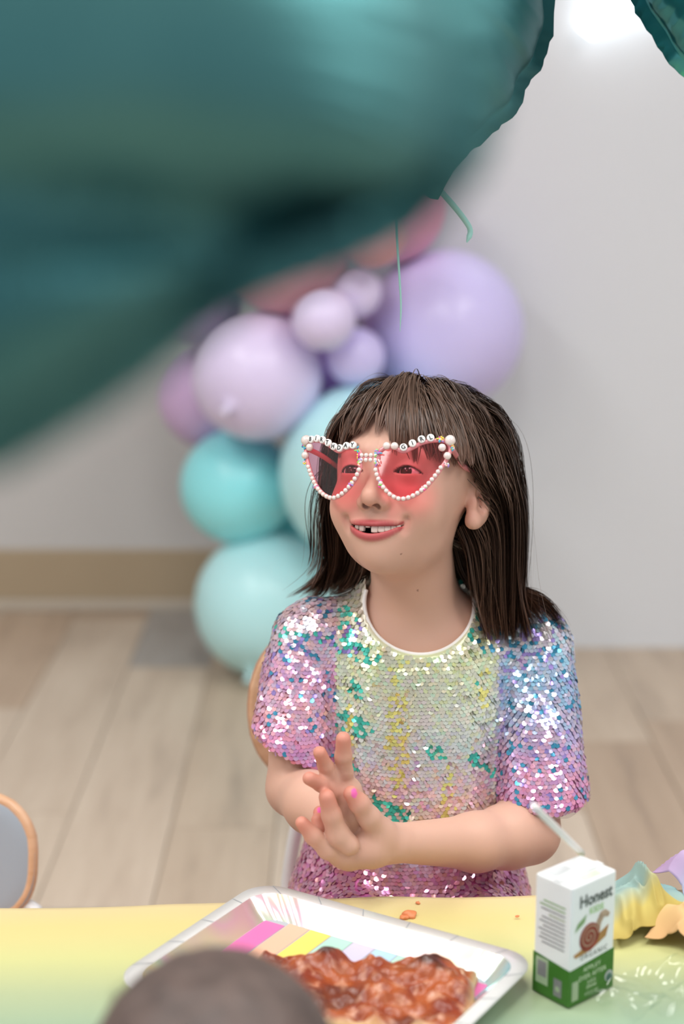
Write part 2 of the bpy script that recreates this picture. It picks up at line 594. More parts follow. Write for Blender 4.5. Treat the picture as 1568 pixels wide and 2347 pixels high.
def ribbon(pts, w, parent, name='ribbon', twist=0.0):
    P = catmull(pts, 40)
    vs, fs = [], []
    for i, p in enumerate(P):
        t = P[min(i + 1, 39)] - P[max(i - 1, 0)]
        t /= np.linalg.norm(t)
        a = 0.1 + twist * i / 39
        side = np.cross(t, np.array([math.sin(a), math.cos(a), 0.2])); side /= np.linalg.norm(side)
        nn = np.cross(t, side)
        ww = w * min(1, (40 - i) / 5)
        for s, d in ((-1, 1), (1, 1), (1, -1), (-1, -1)):
            vs.append(p + side * s * ww / 2 + nn * d * .00015)
    for i in range(39):
        for k in range(4):
            k2 = (k + 1) % 4
            fs.append((i*4+k, i*4+k2, i*4+4+k2, i*4+4+k))
    return MB().add(vs, fs).build(name, m_ribbon, parent)
ribbon([U(957, 396, FY), U(985, 412, FY), U(1030, 460, FY), U(1066, 505, FY), U(1078, 530, FY), U(1070, 556, FY)], .0060, foil, twist=.7)
ribbon([U(945, 398, FY), U(920, 412, FY), U(908, 430, FY), U(910, 540, FY), U(916, 640, FY), U(919, 700, FY), U(917, 760, FY)], .0026, foil, twist=1.0)
# the big one close to the lens (out of focus): a puffed shape with two lobes
GY = 0.47
gpx = [(960, 390), (830, 500), (690, 560), (540, 605), (420, 665), (330, 745), (240, 815), (140, 885), (20, 955), (-160, 1010), (-420, 1000),
       (-720, 800), (-860, 400), (-840, -80), (-640, -480), (-260, -700), (200, -730), (620, -560), (900, -260), (1010, 60), (1010, 270)]
gl = catmull_closed(gpx, 200)
gc = U(80, 130, GY)
sc_g = GY / FPX
loop2 = np.stack([(gl[:, 0] - 80) * sc_g, -(gl[:, 1] - 130) * sc_g], -1)
Mg = Matrix.Translation(Vector(gc)) @ Matrix.Rotation(math.radians(77), 4, 'X')
def g_crease(P):
    # valley between the upper body and the lower lobe
    x, y = P[:, 0], P[:, 1]
    v = (y - (-.046 - .03 * (x - .02)))
    along = np.exp(-(np.clip(np.abs(x - .0) - .06, 0, 9) / .05) ** 2)
    return -.022 * np.exp(-(v / .011) ** 2) * along
foil_balloon('foil_balloon', loop2, (0, 0), Mg, 0.05, m_foil, 'largest teal foil balloon, blurred and plump, with a crease and no ribbon', .003, 50, g_crease, seed=3)
# the one at the right edge
hc = U(1985, -250, 1.6)
Mh = Matrix.Translation(Vector(hc)) @ Matrix.Rotation(math.radians(-14), 4, 'Z') @ Matrix.Rotation(math.radians(80), 4, 'X')
R3 = .212
loop3 = np.stack([np.cos(ang), np.sin(ang)], -1) * R3 * (1 + .006 * np.sin(ang * 23))[:, None]
foil_balloon('foil_balloon', loop3, (0, 0), Mh, 0.10, m_foil2, 'shiny teal foil balloon with fine wrinkles hanging beside the lit white sign', .006, 70, seed=7)

# ================================================================== table, cloth and what lies on it
TZ = 0.522
eA, eB = T(0, 2087, TZ), T(1220, 2056, TZ)
tu = (eB - eA) / np.linalg.norm(eB - eA)
tv = np.array([tu[1], -tu[0], 0.0])          # towards the camera
t0 = eA
def tp(u, v, z=TZ):
    p = t0 + tu * u + tv * v
    return np.array([p[0], p[1], z])
TU0, TU1, TV1 = -0.55, 1.05, 0.56
m_top = mat('table_laminate', srgb(225, 222, 215), 0.4)
m_metal = mat('grey_steel', srgb(150, 152, 155), 0.35, metal=0.8)
tb = root('table', tp(.25, .28, 0), 'low party table under the pastel plastic cloth', 'table')
mb = MB()
vs = [tp(u, v, z) for z in (TZ - .03, TZ - .004) for u, v in ((TU0, .008), (TU1, .008), (TU1, TV1), (TU0, TV1))]
mb.add(vs, [(0,1,2,3),(4,7,6,5),(0,4,5,1),(1,5,6,2),(2,6,7,3),(3,7,4,0)]).build('tabletop', m_top, tb, smooth=False, bevel=.003)
for u in (TU0 + .07, TU1 - .07):
    for v in (.07, TV1 - .07):
        MB().tube([tp(u, v, 0), tp(u, v, TZ - .031)], .018, 14).build('leg', m_metal, tb)
# cloth
nu, nv = 220, 150
DROP = .17
us = np.linspace(TU0 - DROP, TU1 + DROP, nu)
vs_ = np.linspace(-DROP, TV1 + DROP, nv)
UU, VV = np.meshgrid(us, vs_, indexing='ij')
def fold(a, lo, hi):
    """clamp the coordinate and return how far it hangs over the edge"""
    over = np.where(a < lo, lo - a, np.where(a > hi, a - hi, 0))
    return np.clip(a, lo, hi), over, np.where(a < lo, -1, np.where(a > hi, 1, 0))
uc, uo, usg = fold(UU, TU0, TU1)
vc, vo, vsg = fold(VV, 0.0, TV1)
hang = np.maximum(uo, vo)
R_ = .006
dz = np.where(hang < R_ * 1.57, R_ * (1 - np.cos(hang / R_)), R_ + hang - R_ * 1.57)
out = np.where(hang < R_ * 1.57, R_ * np.sin(hang / R_), R_)
base = np.stack([UU.ravel(), VV.ravel(), np.zeros(UU.size)], -1)
wr = fbm(base, 21, 3, 3.0).reshape(UU.shape)
wr2 = np.maximum(0, fbm(base * np.array([1, .5, 1]), 22, 2, 9.0)).reshape(UU.shape) ** 2
zz = TZ - dz + .0012 * wr + .0022 * wr2 + .002
flap = .012 * np.sin(UU * 26 + 1.5) * np.clip(vo / DROP, 0, 1) + .012 * np.sin(VV * 30) * np.clip(uo / DROP, 0, 1)
u2 = uc + usg * (out + np.abs(flap) * (uo > 0))
v2 = vc + vsg * (out + np.abs(flap) * (vo > 0)) + .002 * np.sin(UU * 17) * (VV < .02)
CV = t0[None] + tu[None] * u2.reshape(-1, 1) + tv[None] * v2.reshape(-1, 1)
CV[:, 2] = zz.ravel()
idx = np.arange(nu * nv).reshape(nu, nv)
CF = np.stack([idx[:-1, :-1], idx[:-1, 1:], idx[1:, 1:], idx[1:, :-1]], -1).reshape(-1, 4)
stops_v = np.array([-.2, -.03, .0, .05, .11, .17, .24, .32, .42, .60])
stops_c = lin_np([(206, 172, 150), (214, 188, 152), (216, 196, 148), (212, 198, 134), (200, 200, 138), (170, 182, 142), (142, 168, 144), (132, 166, 160), (150, 180, 200), (176, 170, 206)])
vv = VV.ravel() + .012 * fbm(base, 31, 2, 1.2)
cc = np.stack([np.interp(vv, stops_v, stops_c[:, i]) for i in range(3)], -1)
m_cloth = mat('rainbow_plastic_cloth', (1, 1, 1), 0.33, spec=0.5)
attr_col(m_cloth)
cloth = link('tablecloth', np_mesh('tablecloth', CV, CF, True, cc), m_cloth)
tag(cloth, 'pastel rainbow plastic tablecloth fading from yellow to green', 'tablecloth')

# ---- paper plate with holographic rim
pc0, pc1 = T(596, 2018, TZ + .0235), T(1238, 2196, TZ + .0235)
PLn = float(np.linalg.norm(pc1 - pc0)); PWd = PLn * .77
e1 = (pc1 - pc0) / np.linalg.norm(pc1 - pc0)
e2 = np.array([e1[1], -e1[0], 0]); e2 /= np.linalg.norm(e2)
e3 = np.cross(e2, e1); e3 = e3 / np.linalg.norm(e3)
if e3[2] < 0: e3 = -e3
RIMH = .0185
def pp(a, b, h):
    """plate coordinates: a along the long side, b across, h above the plate bottom"""
    return pc0 + e1 * a + e2 * b + e3 * (h - RIMH)
def rrect(x0, y0, x1, y1, r, k=7):
    out = []
    for cx, cy, a0 in ((x1 - r, y0 + r, -90), (x1 - r, y1 - r, 0), (x0 + r, y1 - r, 90), (x0 + r, y0 + r, 180)):
        for i in range(k):
            a = math.radians(a0 + 90 * i / (k - 1))
            out.append((cx + r * math.cos(a), cy + r * math.sin(a)))
    return out
def densify(loop, n):
    P = np.array(loop + [loop[0]]); s = np.concatenate([[0], np.cumsum(np.linalg.norm(np.diff(P, axis=0), axis=1))])
    t = np.linspace(0, s[-1], n, endpoint=False)
    return np.stack([np.interp(t, s, P[:, i]) for i in range(2)], -1)
NP = 240
lin_ = [densify(rrect(ins, ins, PLn - ins, PWd - ins, r), NP) for ins, r in ((0, .03), (.0125, .024), (.030, .014))]
plate = root('paper_plate', pp(PLn / 2, PWd / 2, 0), 'rectangular paper plate with holographic foil rim and pastel stripes', 'plate')
def ringmesh(rings, flip=False):
    n = len(rings[0]); vs, fs = [], []
    for r in rings: vs += list(r)
    for k in range(len(rings) - 1):
        for i in range(n):
            j = (i + 1) % n
            f = (k*n+i, k*n+j, k*n+n+j, k*n+n+i)
            fs.append(f[::-1] if flip else f)
    return vs, fs
m_platerim = mat('plate_rim_pearl', srgb(226, 226, 224), 0.3, metal=0.25)
m_holo = mat('holographic_foil', (.9, .9, .9), 0.2, metal=0.6)
_tc = N(m_holo, 'ShaderNodeTexCoord'); _no = N(m_holo, 'ShaderNodeTexNoise'); _no.inputs['Scale'].default_value = 11; _no.inputs['Detail'].default_value = 1
L(m_holo, _tc.outputs['Object'], _no.inputs[0])
_r = ramp(m_holo, [(.3, srgb(170, 225, 240)), (.4, srgb(240, 225, 190)), (.48, srgb(235, 200, 215)), (.56, srgb(205, 235, 200)), (.64, srgb(250, 240, 190)), (.74, srgb(170, 215, 240))])
L(m_holo, _no.outputs[0], _r.inputs[0]); L(m_holo, _r.outputs[0], bsdf(m_holo).inputs['Base Color'])
outer, mid, inner = lin_
vs, fs = ringmesh([[pp(x, y, RIMH - .0015) for x, y in outer], [pp(x, y, RIMH) for x, y in outer], [pp(x, y, RIMH - .0005) for x, y in mid]], True)
MB().add(vs, fs).build('rim', m_platerim, plate)
ple = [0.0012 * math.sin(i * 2 * math.pi * 60 / NP) for i in range(NP)]
def iscorner(p):
    return (p[0] < .05 or p[0] > PLn - .05) and (p[1] < .05 or p[1] > PWd - .05)
vs, fs = ringmesh([[pp(x, y, RIMH - .0005) for x, y in mid],
                   [pp(*( (mid[i] + inner[i]) / 2), RIMH * .5 + (ple[i] if iscorner(mid[i]) else 0)) for i in range(NP)],
                   [pp(x, y, .0012) for x, y in inner]], True)
MB().add(vs, fs).build('foil_side', m_holo, plate)
# printed foil panels, joints between them drawn as thin lines on the rim
m_line = mat('silver_line', srgb(176, 182, 188), 0.4)
for i in range(0, NP, 12):
    ln = MB()
    for (A, B, h0, h1) in ((outer, mid, RIMH + .0002, RIMH), ):
        a, b = A[i], B[i]
        d = (b - a); nrm = np.array([-d[1], d[0]]); nrm = nrm / np.linalg.norm(nrm) * .00035
        ln.add([pp(*(a + nrm), h0), pp(*(a - nrm), h0), pp(*(b - nrm), h1), pp(*(b + nrm), h1)], [(0, 1, 2, 3), (3, 2, 1, 0)])
    ln.build('rim_line', m_line, plate, smooth=False)

x0, y0, x1, y1 = .030, .030, PLn - .030, PWd - .030
MB().add([pp(x, y, 0) for x, y in inner] + [pp(x, y, .0012) for x, y in inner],
         [tuple(range(NP)), tuple(range(NP, 2 * NP))[::-1]]).build('plate_bottom', m_line, plate, smooth=False)
stripe_c = [('pink', (232, 120, 180)), ('peach', (246, 190, 160)), ('yellow', (240, 220, 110)), ('mint', (176, 226, 208)), ('lavender', (206, 204, 232)),
            ('sky', (176, 214, 238)), ('mint', (176, 226, 208)), ('yellow', (244, 224, 120)), ('peach', (246, 190, 160)), ('pink', (232, 120, 180))]
sm = {}
for nme, c in stripe_c:
    if nme not in sm:
        sm[nme] = mat('stripe_' + nme, srgb(*c), 0.3, metal=0.1)
swid = (x1 - x0) / len(stripe_c)
for i, (nme, c) in enumerate(stripe_c):
    a, b = x0 + i * swid + .0008, x0 + (i + 1) * swid - .0008
    ya, yb = y0 + .0012, y1 - .0012
    if i in (0, len(stripe_c) - 1): ya += .006; yb -= .006
    s = MB().add([pp(a, ya, .0013), pp(b, ya, .0013), pp(b, yb, .0013), pp(a, yb, .0013),
                  pp(a, ya, .0016), pp(b, ya, .0016), pp(b, yb, .0016), pp(a, yb, .0016)],
                 [(0,1,2,3),(4,7,6,5),(0,4,5,1),(1,5,6,2),(2,6,7,3),(3,7,4,0)]).build('stripe', sm[nme], plate, smooth=False)

# ---- pizza slice
zpl = pp(PLn / 2, PWd / 2, .0018)[2]
pzc = [T(600, 2172, zpl + .014), T(1085, 2215, zpl + .014)]
q1 = (pzc[1] - pzc[0]); pzL = np.linalg.norm(q1) + .004; q1 /= np.linalg.norm(q1)
q2 = np.array([q1[1], -q1[0], 0.0]); pzW = .103
nx_, ny_ = 130, 90
gx, gy = np.meshgrid(np.linspace(0, 1, nx_), np.linspace(0, 1, ny_), indexing='ij')
P2 = np.stack([gx.ravel() * pzL, gy.ravel() * pzW, np.zeros(gx.size)], -1)
edge = np.minimum(np.minimum(gx, 1 - gx) * pzL, np.minimum(gy, 1 - gy) * pzW).ravel()
lump = .0045 * fbm(P2, 41, 3, 26) + .003 * fbm(P2, 42, 2, 70)
big = np.zeros(len(P2))
for bx, by, br, bh in ((.33, .16, .017, .014), (.76, .13, .02, .017), (.54, .12, .011, .007), (.15, .3, .013, .006), (.9, .3, .016, .008), (.62, .5, .02, .005)):
    d2 = (P2[:, 0] - bx * pzL) ** 2 + (P2[:, 1] - by * pzW) ** 2
    big += bh * np.exp(-d2 / br ** 2)
hgt = .0125 + lump + big
rimf = np.clip(edge / .006, 0, 1)
hgt = hgt * (.45 + .55 * np.sqrt(rimf))
wob = .0035 * fbm(P2, 43, 2, 14)
Pw = pzc[0][None] + q1 * (P2[:, :1] + wob[:, None]) + q2 * (P2[:, 1:2] + wob[:, None])
tiltz = (lambda P: np.array([(pc0 + e3 * 0)[2]] * len(P)))
e3n = e3 / e3[2]
def plate_z(P):
    o_ = pp(0, 0, .0018)
    return o_[2] - ((P[:, 0] - o_[0]) * e3[0] + (P[:, 1] - o_[1]) * e3[1]) / e3[2]
zb = plate_z(Pw)
Vt = Pw.copy(); Vt[:, 2] = zb + hgt
Vb = Pw.copy(); Vb[:, 2] = zb + .0004
idx = np.arange(nx_ * ny_).reshape(nx_, ny_)
Ft = np.stack([idx[:-1, :-1], idx[:-1, 1:], idx[1:, 1:], idx[1:, :-1]], -1).reshape(-1, 4)
Fb = Ft[:, ::-1] + len(Vt)
per = np.concatenate([idx[:, 0], idx[-1, 1:], idx[-2::-1, -1], idx[0, -2:0:-1]])
nxt = np.roll(per, -1)
Fs = np.stack([per, nxt, nxt + len(Vt), per + len(Vt)], -1)
n1 = fbm(P2, 51, 3, 30); n2 = fbm(P2, 52, 3, 60); n3 = fbm(P2, 53, 2, 16)
red, org, brown, pale, dark, crust = [lin_np(c) for c in ((128, 50, 28), (166, 84, 42), (92, 42, 26), (206, 152, 124), (52, 26, 20), (206, 172, 126))]
def mixc(a, b, t):
    t = np.clip(t, 0, 1)[:, None]
    return a * (1 - t) + b * t
c = mixc(np.tile(red, (len(P2), 1)), org, .5 + .9 * n1)
c = mixc(c, np.tile(pale, (len(P2), 1)), np.clip(n2 * 1.6 - .25, 0, .75) * np.clip(gy.ravel() * 1.8, 0, 1))
c = mixc(c, np.tile(brown, (len(P2), 1)), np.clip(n3 * 1.2 - .35, 0, .7))
c = mixc(c, np.tile(dark, (len(P2), 1)), np.clip((hgt - .0245) * 260, 0, .85))
c = mixc(c, np.tile(crust, (len(P2), 1)), np.clip(1 - edge / .006 + .3 * n1, 0, 1))
cfull = np.vstack([c, np.tile(crust, (len(P2), 1))])
m_pizza = mat('baked_cheese_and_sauce', (1, 1, 1), 0.32, spec=0.5)
attr_col(m_pizza)
pz = root('pizza_slice', tuple(np.mean(Vb, axis=0)), 'rectangular slice of pizza with bubbly red sauce on the striped plate', 'pizza')
link('baked_top', np_mesh('baked_top', Vt, Ft, True, c), m_pizza, pz)
m_crust = mat('pizza_crust', srgb(214, 176, 126), 0.7)
noise_col(m_crust, srgb(222, 188, 140), srgb(176, 120, 74), 60, 3)
Fcr = np.vstack([Fb, Fs])
used, inv = np.unique(Fcr, return_inverse=True)
link('crust', np_mesh('crust', np.vstack([Vt, Vb])[used], inv.reshape(Fcr.shape)), m_crust, pz)

# ---- crumbs of pizza on the cloth
m_crumb = mat('orange_crumb', srgb(214, 130, 84), 0.5)
def blob(name, c, r, seed, m, parent=None, amp=.35, sub=3):
    bm = bmesh.new(); bmesh.ops.create_icosphere(bm, subdivisions=sub, radius=1)
    V = np.array([v.co[:] for v in bm.verts])
    k = 1 + amp * fbm(V, seed, 2, .5)
    for v, s, q in zip(bm.verts, k, V):
        v.co = Vector((c[0] + q[0] * s * r[0], c[1] + q[1] * s * r[1], c[2] + q[2] * s * r[2]))
    me = bpy.data.meshes.new(name); bm.to_mesh(me); bm.free()
    me.polygons.foreach_set('use_smooth', [True] * len(me.polygons))
    return link(name, me, m, parent)
for i, (px, py, r) in enumerate([(938, 2098, .0075), (958, 2070, .0022), (1185, 2101, .0018), (925, 2104, .004)]):
    p = T(px, py, TZ + .004)
    o = blob('pizza_crumb', (p[0], p[1], TZ + .0045), (r, r * .8, min(r * .6, .004)), 60 + i, m_crumb)
    tag(o, ['orange crumb of pizza topping on the yellow cloth in front of the girl', 'tiny brown crumb behind the orange pizza crumb', 'tiny speck of crumb beside the juice carton', 'smaller orange crumb touching the big pizza crumb'][i], 'crumb')

# ---- juice carton
m_cart = mat('carton_white', srgb(226, 229, 230), 0.28)
m_green = mat('carton_green', srgb(88, 152, 62), 0.3)
m_ltgreen = mat('carton_light_green', srgb(170, 205, 150), 0.4)
m_ink = mat('carton_ink', srgb(74, 84, 82), 0.4)
m_grey = mat('carton_grey_print', srgb(168, 168, 170), 0.4)
m_print_w = mat('carton_white_print', srgb(204, 224, 190), 0.4)
m_red = mat('carton_red_print', srgb(176, 84, 70), 0.4)
m_tan = mat('carton_tan_print', srgb(206, 158, 96), 0.4)
m_cream = mat('carton_cream_print', srgb(214, 190, 166), 0.4)
k0, kR, kL = T(1303, 2318, TZ), T(1403, 2268, TZ), T(1222, 2275, TZ)
cr = (kR - k0); cw = np.linalg.norm(cr); cr /= cw
cl = np.array([-cr[1], cr[0], 0.0]); cd = abs(float((kL - k0) @ cl))
CH = .1075
CZ0 = TZ + .003
carton = root('juice_carton', (k0 + cr * cw / 2 + cl * cd / 2) * np.array([1, 1, 0]) + np.array([0, 0, CZ0]), 'small white and green juice carton standing on the party table', 'juice carton')
def cpt(a, b, z):
    p = k0 + cr * a + cl * b
    return np.array([p[0], p[1], CZ0 + z])
vs = [cpt(a, b, z) for z in (0, CH) for a, b in ((0, 0), (cw, 0), (cw, cd), (0, cd))]
MB().add(vs, [(0,3,2,1),(4,5,6,7),(0,1,5,4),(1,2,6,5),(2,3,7,6),(3,0,4,7)]).build('carton_body', m_cart, carton, smooth=False, bevel=.0018, seg=3)
# top seam folded flat and the corner flaps
def slab(a0, b0, a1, b1, z0, z1, name, m):
    vs = [cpt(a, b, z) for z in (z0, z1) for a, b in ((a0, b0), (a1, b0), (a1, b1), (a0, b1))]
    return MB().add(vs, [(0,3,2,1),(4,5,6,7),(0,1,5,4),(1,2,6,5),(2,3,7,6),(3,0,4,7)]).build(name, m, carton, smooth=False, bevel=.0003, seg=1)
slab(.001, cd * .33, cw - .001, cd * .52, CH + .0001, CH + .0014, 'top_seam', m_cart)
slab(cw * .35, cd * .08, cw * .75, cd * .28, CH + .00005, CH + .0002, 'top_print', mat('faint_green_print', srgb(206, 220, 198), .4))
slab(cw * .12, cd * .62, cw * .5, cd * .86, CH + .00005, CH + .0002, 'top_print', mat('faint_grey_print', srgb(204, 208, 210), .4))
EPS = .00025
def faceR(a, z, e=EPS):   # right-hand face (towards the camera, seen at right): along cr, outward -cl
    p = k0 + cr * a - cl * e
    return np.array([p[0], p[1], CZ0 + z])
def faceL(b, z, e=EPS):   # left-hand face: along cl, outward -cr ; b measured from the front edge
    p = k0 + cl * b - cr * e
    return np.array([p[0], p[1], CZ0 + z])
def poly(pts, fn, name, m, e=EPS):
    n = len(pts)
    vs = [fn(a, z, e) for a, z in pts]
    return MB().add(vs, [tuple(range(n)), tuple(range(n))[::-1]]).build(name, m, carton, smooth=False)
band = .037
poly([(-EPS, .0002), (cw + EPS, .0002), (cw + EPS, band), (-EPS, band - .004)], faceR, 'green_band', m_green)
poly([(-EPS, .0002), (cd + EPS, .0002), (cd + EPS, band), (-EPS, band - .004)], faceL, 'green_band', m_green)
def text_mesh(s, size, bold=0.0, shear=0.0, spacing=1.0):
    cu = bpy.data.curves.new('lettering', 'FONT')
    cu.body = s; cu.size = size; cu.align_x = 'CENTER'; cu.align_y = 'CENTER'; cu.offset = bold; cu.shear = shear
    cu.space_character = spacing
    cu.resolution_u = 3
    ob = bpy.data.objects.new('lettering', cu)
    COL.objects.link(ob)
    bpy.context.view_layer.update()
    dg = bpy.context.evaluated_depsgraph_get()
    me = bpy.data.meshes.new_from_object(ob.evaluated_get(dg))
    bpy.data.objects.remove(ob)
    me.materials.clear()
    return me
def letter_on(s, size, fn, a, z, m, name='lettering', bold=0.0, rot=0.0, sx=1.0, flipa=1, e=EPS * 1.8, spacing=1.0):
    me = text_mesh(s, size, bold, spacing=spacing)
    n = len(me.vertices); co = np.empty(n * 3, np.float32); me.vertices.foreach_get('co', co); co = co.reshape(-1, 3)
    c_, s_ = math.cos(rot), math.sin(rot)
    out = np.array([fn(a + flipa * (x * sx * c_ - y * s_), z + x * sx * s_ + y * c_, e) for x, y, _ in co], np.float32)
    me.vertices.foreach_set('co', out.ravel()); me.update()
    return link(name, me, m, carton)
letter_on('Honest', .0150, faceR, cw * .54, CH - .0165, m_ink, bold=.0004, sx=.92)
letter_on('KIDS', .0078, faceR, cw * .56, CH - .0275, m_ltgreen, bold=.0003, spacing=1.1)
letter_on('ORGANIC', .0062, faceR, cw * .53, band + .0035, m_ink, spacing=1.35)
letter_on('APPLEY', .0062, faceR, cw * .50, band - .0085, m_print_w, spacing=1.1)
letter_on('EVER AFTER', .0062, faceR, cw * .52, band - .0155, m_print_w, spacing=1.05)
letter_on('JUICE', .0044, faceR, cw * .50, band - .0215, m_print_w)
letter_on('DRINK', .0044, faceR, cw * .50, band - .0260, m_print_w)
letter_on('6.75 FL OZ', .0036, faceR, cw * .50, band - .0315, m_print_w)
# illustration: spiral snail shell, neck with head and a tan ground strip
def ring_poly(cx, cz, r, n=28, sx=1.0):
    return [(cx + sx * r * math.cos(2 * math.pi * i / n), cz + r * math.sin(2 * math.pi * i / n)) for i in range(n)]
poly([(.004, band + .009), (cw * .30, band + .012), (cw * .86, band + .024), (cw * .8, band + .014), (cw * .45, band + .007), (.006, band + .0055)], faceR, 'tan_ground', m_tan, EPS)
poly([(cw * .52, .060), (cw * .58, .069), (cw * .66, .0752), (cw * .76, .0762), (cw * .88, .0712), (cw * .84, .0680), (cw * .74, .0695), (cw * .68, .065), (cw * .64, .055)], faceR, 'snail_neck', m_cream, EPS * 1.1)
poly(ring_poly(cw * .42, .0570, .0125), faceR, 'snail_shell', m_red, EPS * 1.5)
sp = MB()
prev = None
for i in range(60):
    t = i / 59; a = t * 4.6 * math.pi; r = .0116 * (1 - t * .9)
    p = (cw * .42 + r * math.cos(a), .0570 + r * math.sin(a)); w = .0011
    q = (cw * .42 + (r - w) * math.cos(a), .0570 + (r - w) * math.sin(a))
    if prev:
        sp.add([faceR(*prev[0], EPS * 2), faceR(*p, EPS * 2), faceR(*q, EPS * 2), faceR(*prev[1], EPS * 2)], [(0, 1, 2, 3), (3, 2, 1, 0)])
    prev = (p, q)
sp.build('shell_spiral', m_cream, carton, smooth=False)
poly(ring_poly(cw * .90, .0125, .0052), faceR, 'round_seal', mat('seal_white', srgb(206, 214, 212), .4), EPS * 1.5)
poly(ring_poly(cw * .90, .0112, .0036), faceR, 'round_seal_print', mat('seal_teal', srgb(96, 140, 128), .4), EPS * 2)
poly([(cw * .06, .004), (cw * .2, .004), (cw * .2, .0215), (cw * .06, .0215)], faceR, 'pale_badge', m_print_w, EPS * 1.5)
poly([(cw * .08, .066), (cw * .30, .072), (cw * .34, .079), (cw * .14, .073)], faceR, 'green_leaf', m_ltgreen, EPS * 1.2)
# left face: small print lines, a blank white code patch
m_smallprint = mat('carton_small_print', srgb(176, 178, 180), .4)
for i in range(11):
    zc = .048 + i * .0038
    w = [.62, .7, .66, .72, .6, .7, .64, .45, .66, .7, .6][i]
    mm = m_smallprint if i < 6 else mat('carton_print_green', srgb(190, 202, 176), .4) if i == 7 else m_ltgreen if i > 8 else m_smallprint
    poly([(cd * .16, zc), (cd * (.16 + w), zc), (cd * (.16 + w), zc + .0014), (cd * .16, zc + .0014)], faceL, 'print_line', mm)
poly([(cd * .58, .010), (cd * .92, .010), (cd * .92, .034), (cd * .58, .034)], faceL, 'code_patch', m_print_w, EPS * 1.5)
poly([(cd * .63, .017), (cd * .87, .017), (cd * .87, .031), (cd * .63, .031)], faceL, 'code_patch', m_grey, EPS * 2)
poly([(cd * .2, .005), (cd * .42, .005), (cd * .42, .021), (cd * .2, .021)], faceL, 'small_badge', m_grey, EPS * 1.5)
poly(ring_poly(cd * .31, .012, .0026, sx=1), faceL, 'small_badge', m_print_w, EPS * 2)
# straw
m_straw = mat('white_straw', srgb(228, 226, 224), 0.35)
sA = T(1334, 1946, CZ0 + CH) + np.array([0, 0, -.004]); sB = U(1224, 1848, 1.235)
straw = MB()
P = [sA + (sB - sA) * t for t in np.linspace(0, 1, 12)]
straw.tube(P, .0031, 14)
so = straw.build('drinking_straw', m_straw)
tag(so, 'thin white paper straw leaning out of the juice carton', 'straw')

# ---- crumpled pastel paper napkins at the right
def crumple(name, c, rx, ry, h, cols, seed, label, n=70, rot=0.0, lift=.004, fq=9):
    rs = np.random.RandomState(seed)
    a, b = np.meshgrid(np.linspace(-1, 1, n), np.linspace(-1, 1, n), indexing='ij')
    P = np.stack([a.ravel() * rx, b.ravel() * ry, np.zeros(n * n)], -1)
    r1 = .5 + .5 * np.sin(2.2 * fbm(P, seed, 2, fq) + (P[:, 0] * 1.2 + P[:, 1]) * 95); r2 = 1 - np.abs(fbm(P, seed + 1, 2, fq * 1.9))
    env = np.exp(-1.3 * (a ** 2 + b ** 2)).ravel()
    z = lift + h * env * (.50 + .40 * r1) + .0075 * r2 ** 4 * (.3 + env)
    x = P[:, 0] * (1 - .25 * env) + .014 * fbm(P, seed + 2, 2, fq * .8)
    y = P[:, 1] * (1 - .25 * env) + .012 * fbm(P, seed + 3, 2, fq * .8)
    cr_, sr_ = math.cos(rot), math.sin(rot)
    V = np.stack([c[0] + x * cr_ - y * sr_, c[1] + x * sr_ + y * cr_, c[2] + np.maximum(z, .0035)], -1)
    idx = np.arange(n * n).reshape(n, n)
    F = np.stack([idx[:-1, :-1], idx[1:, :-1], idx[1:, 1:], idx[:-1, 1:]], -1).reshape(-1, 4)
    t = np.clip((b.ravel() + 1) / 2 + .08 * fbm(P, seed + 4, 2, 10), 0, 1)
    cl_ = lin_np(cols); st = np.linspace(0, 1, len(cols))
    cc = np.stack([np.interp(t, st, cl_[:, i]) for i in range(3)], -1)
    m = mat('crepe_' + name, (1, 1, 1), 0.75, spec=.25)
    attr_col(m)
    o = link(name, np_mesh(name, V, F, True, cc), m)
    sol = o.modifiers.new('thickness', 'SOLIDIFY'); sol.thickness = .0006
    tag(o, label, 'napkin')
    return o
p = T(1462, 2112, TZ + .006)
crumple('paper_napkin', (p[0], p[1] + .015, TZ + .003), .052, .042, .050, [(176, 156, 84), (190, 174, 100), (150, 174, 166), (140, 170, 168), (128, 162, 164)], 71, 'crumpled mint and yellow paper napkin right beside the juice carton', rot=.3)
p = T(1545, 2125, TZ + .006)
crumple('paper_napkin', (p[0] + .018, p[1] - .014, TZ + .003), .045, .04, .056, [(206, 164, 116), (212, 182, 130), (210, 188, 140)], 75, 'crumpled peach paper napkin next to the mint and yellow one', rot=-.5)
p = T(1560, 2060, TZ + .006)
crumple('paper_napkin', (p[0] + .045, p[1] + .018, TZ + .003), .06, .035, .082, [(150, 182, 196), (184, 164, 200), (190, 158, 198)], 79, 'crumpled lilac and pale blue paper napkin behind the peach one', rot=.2)

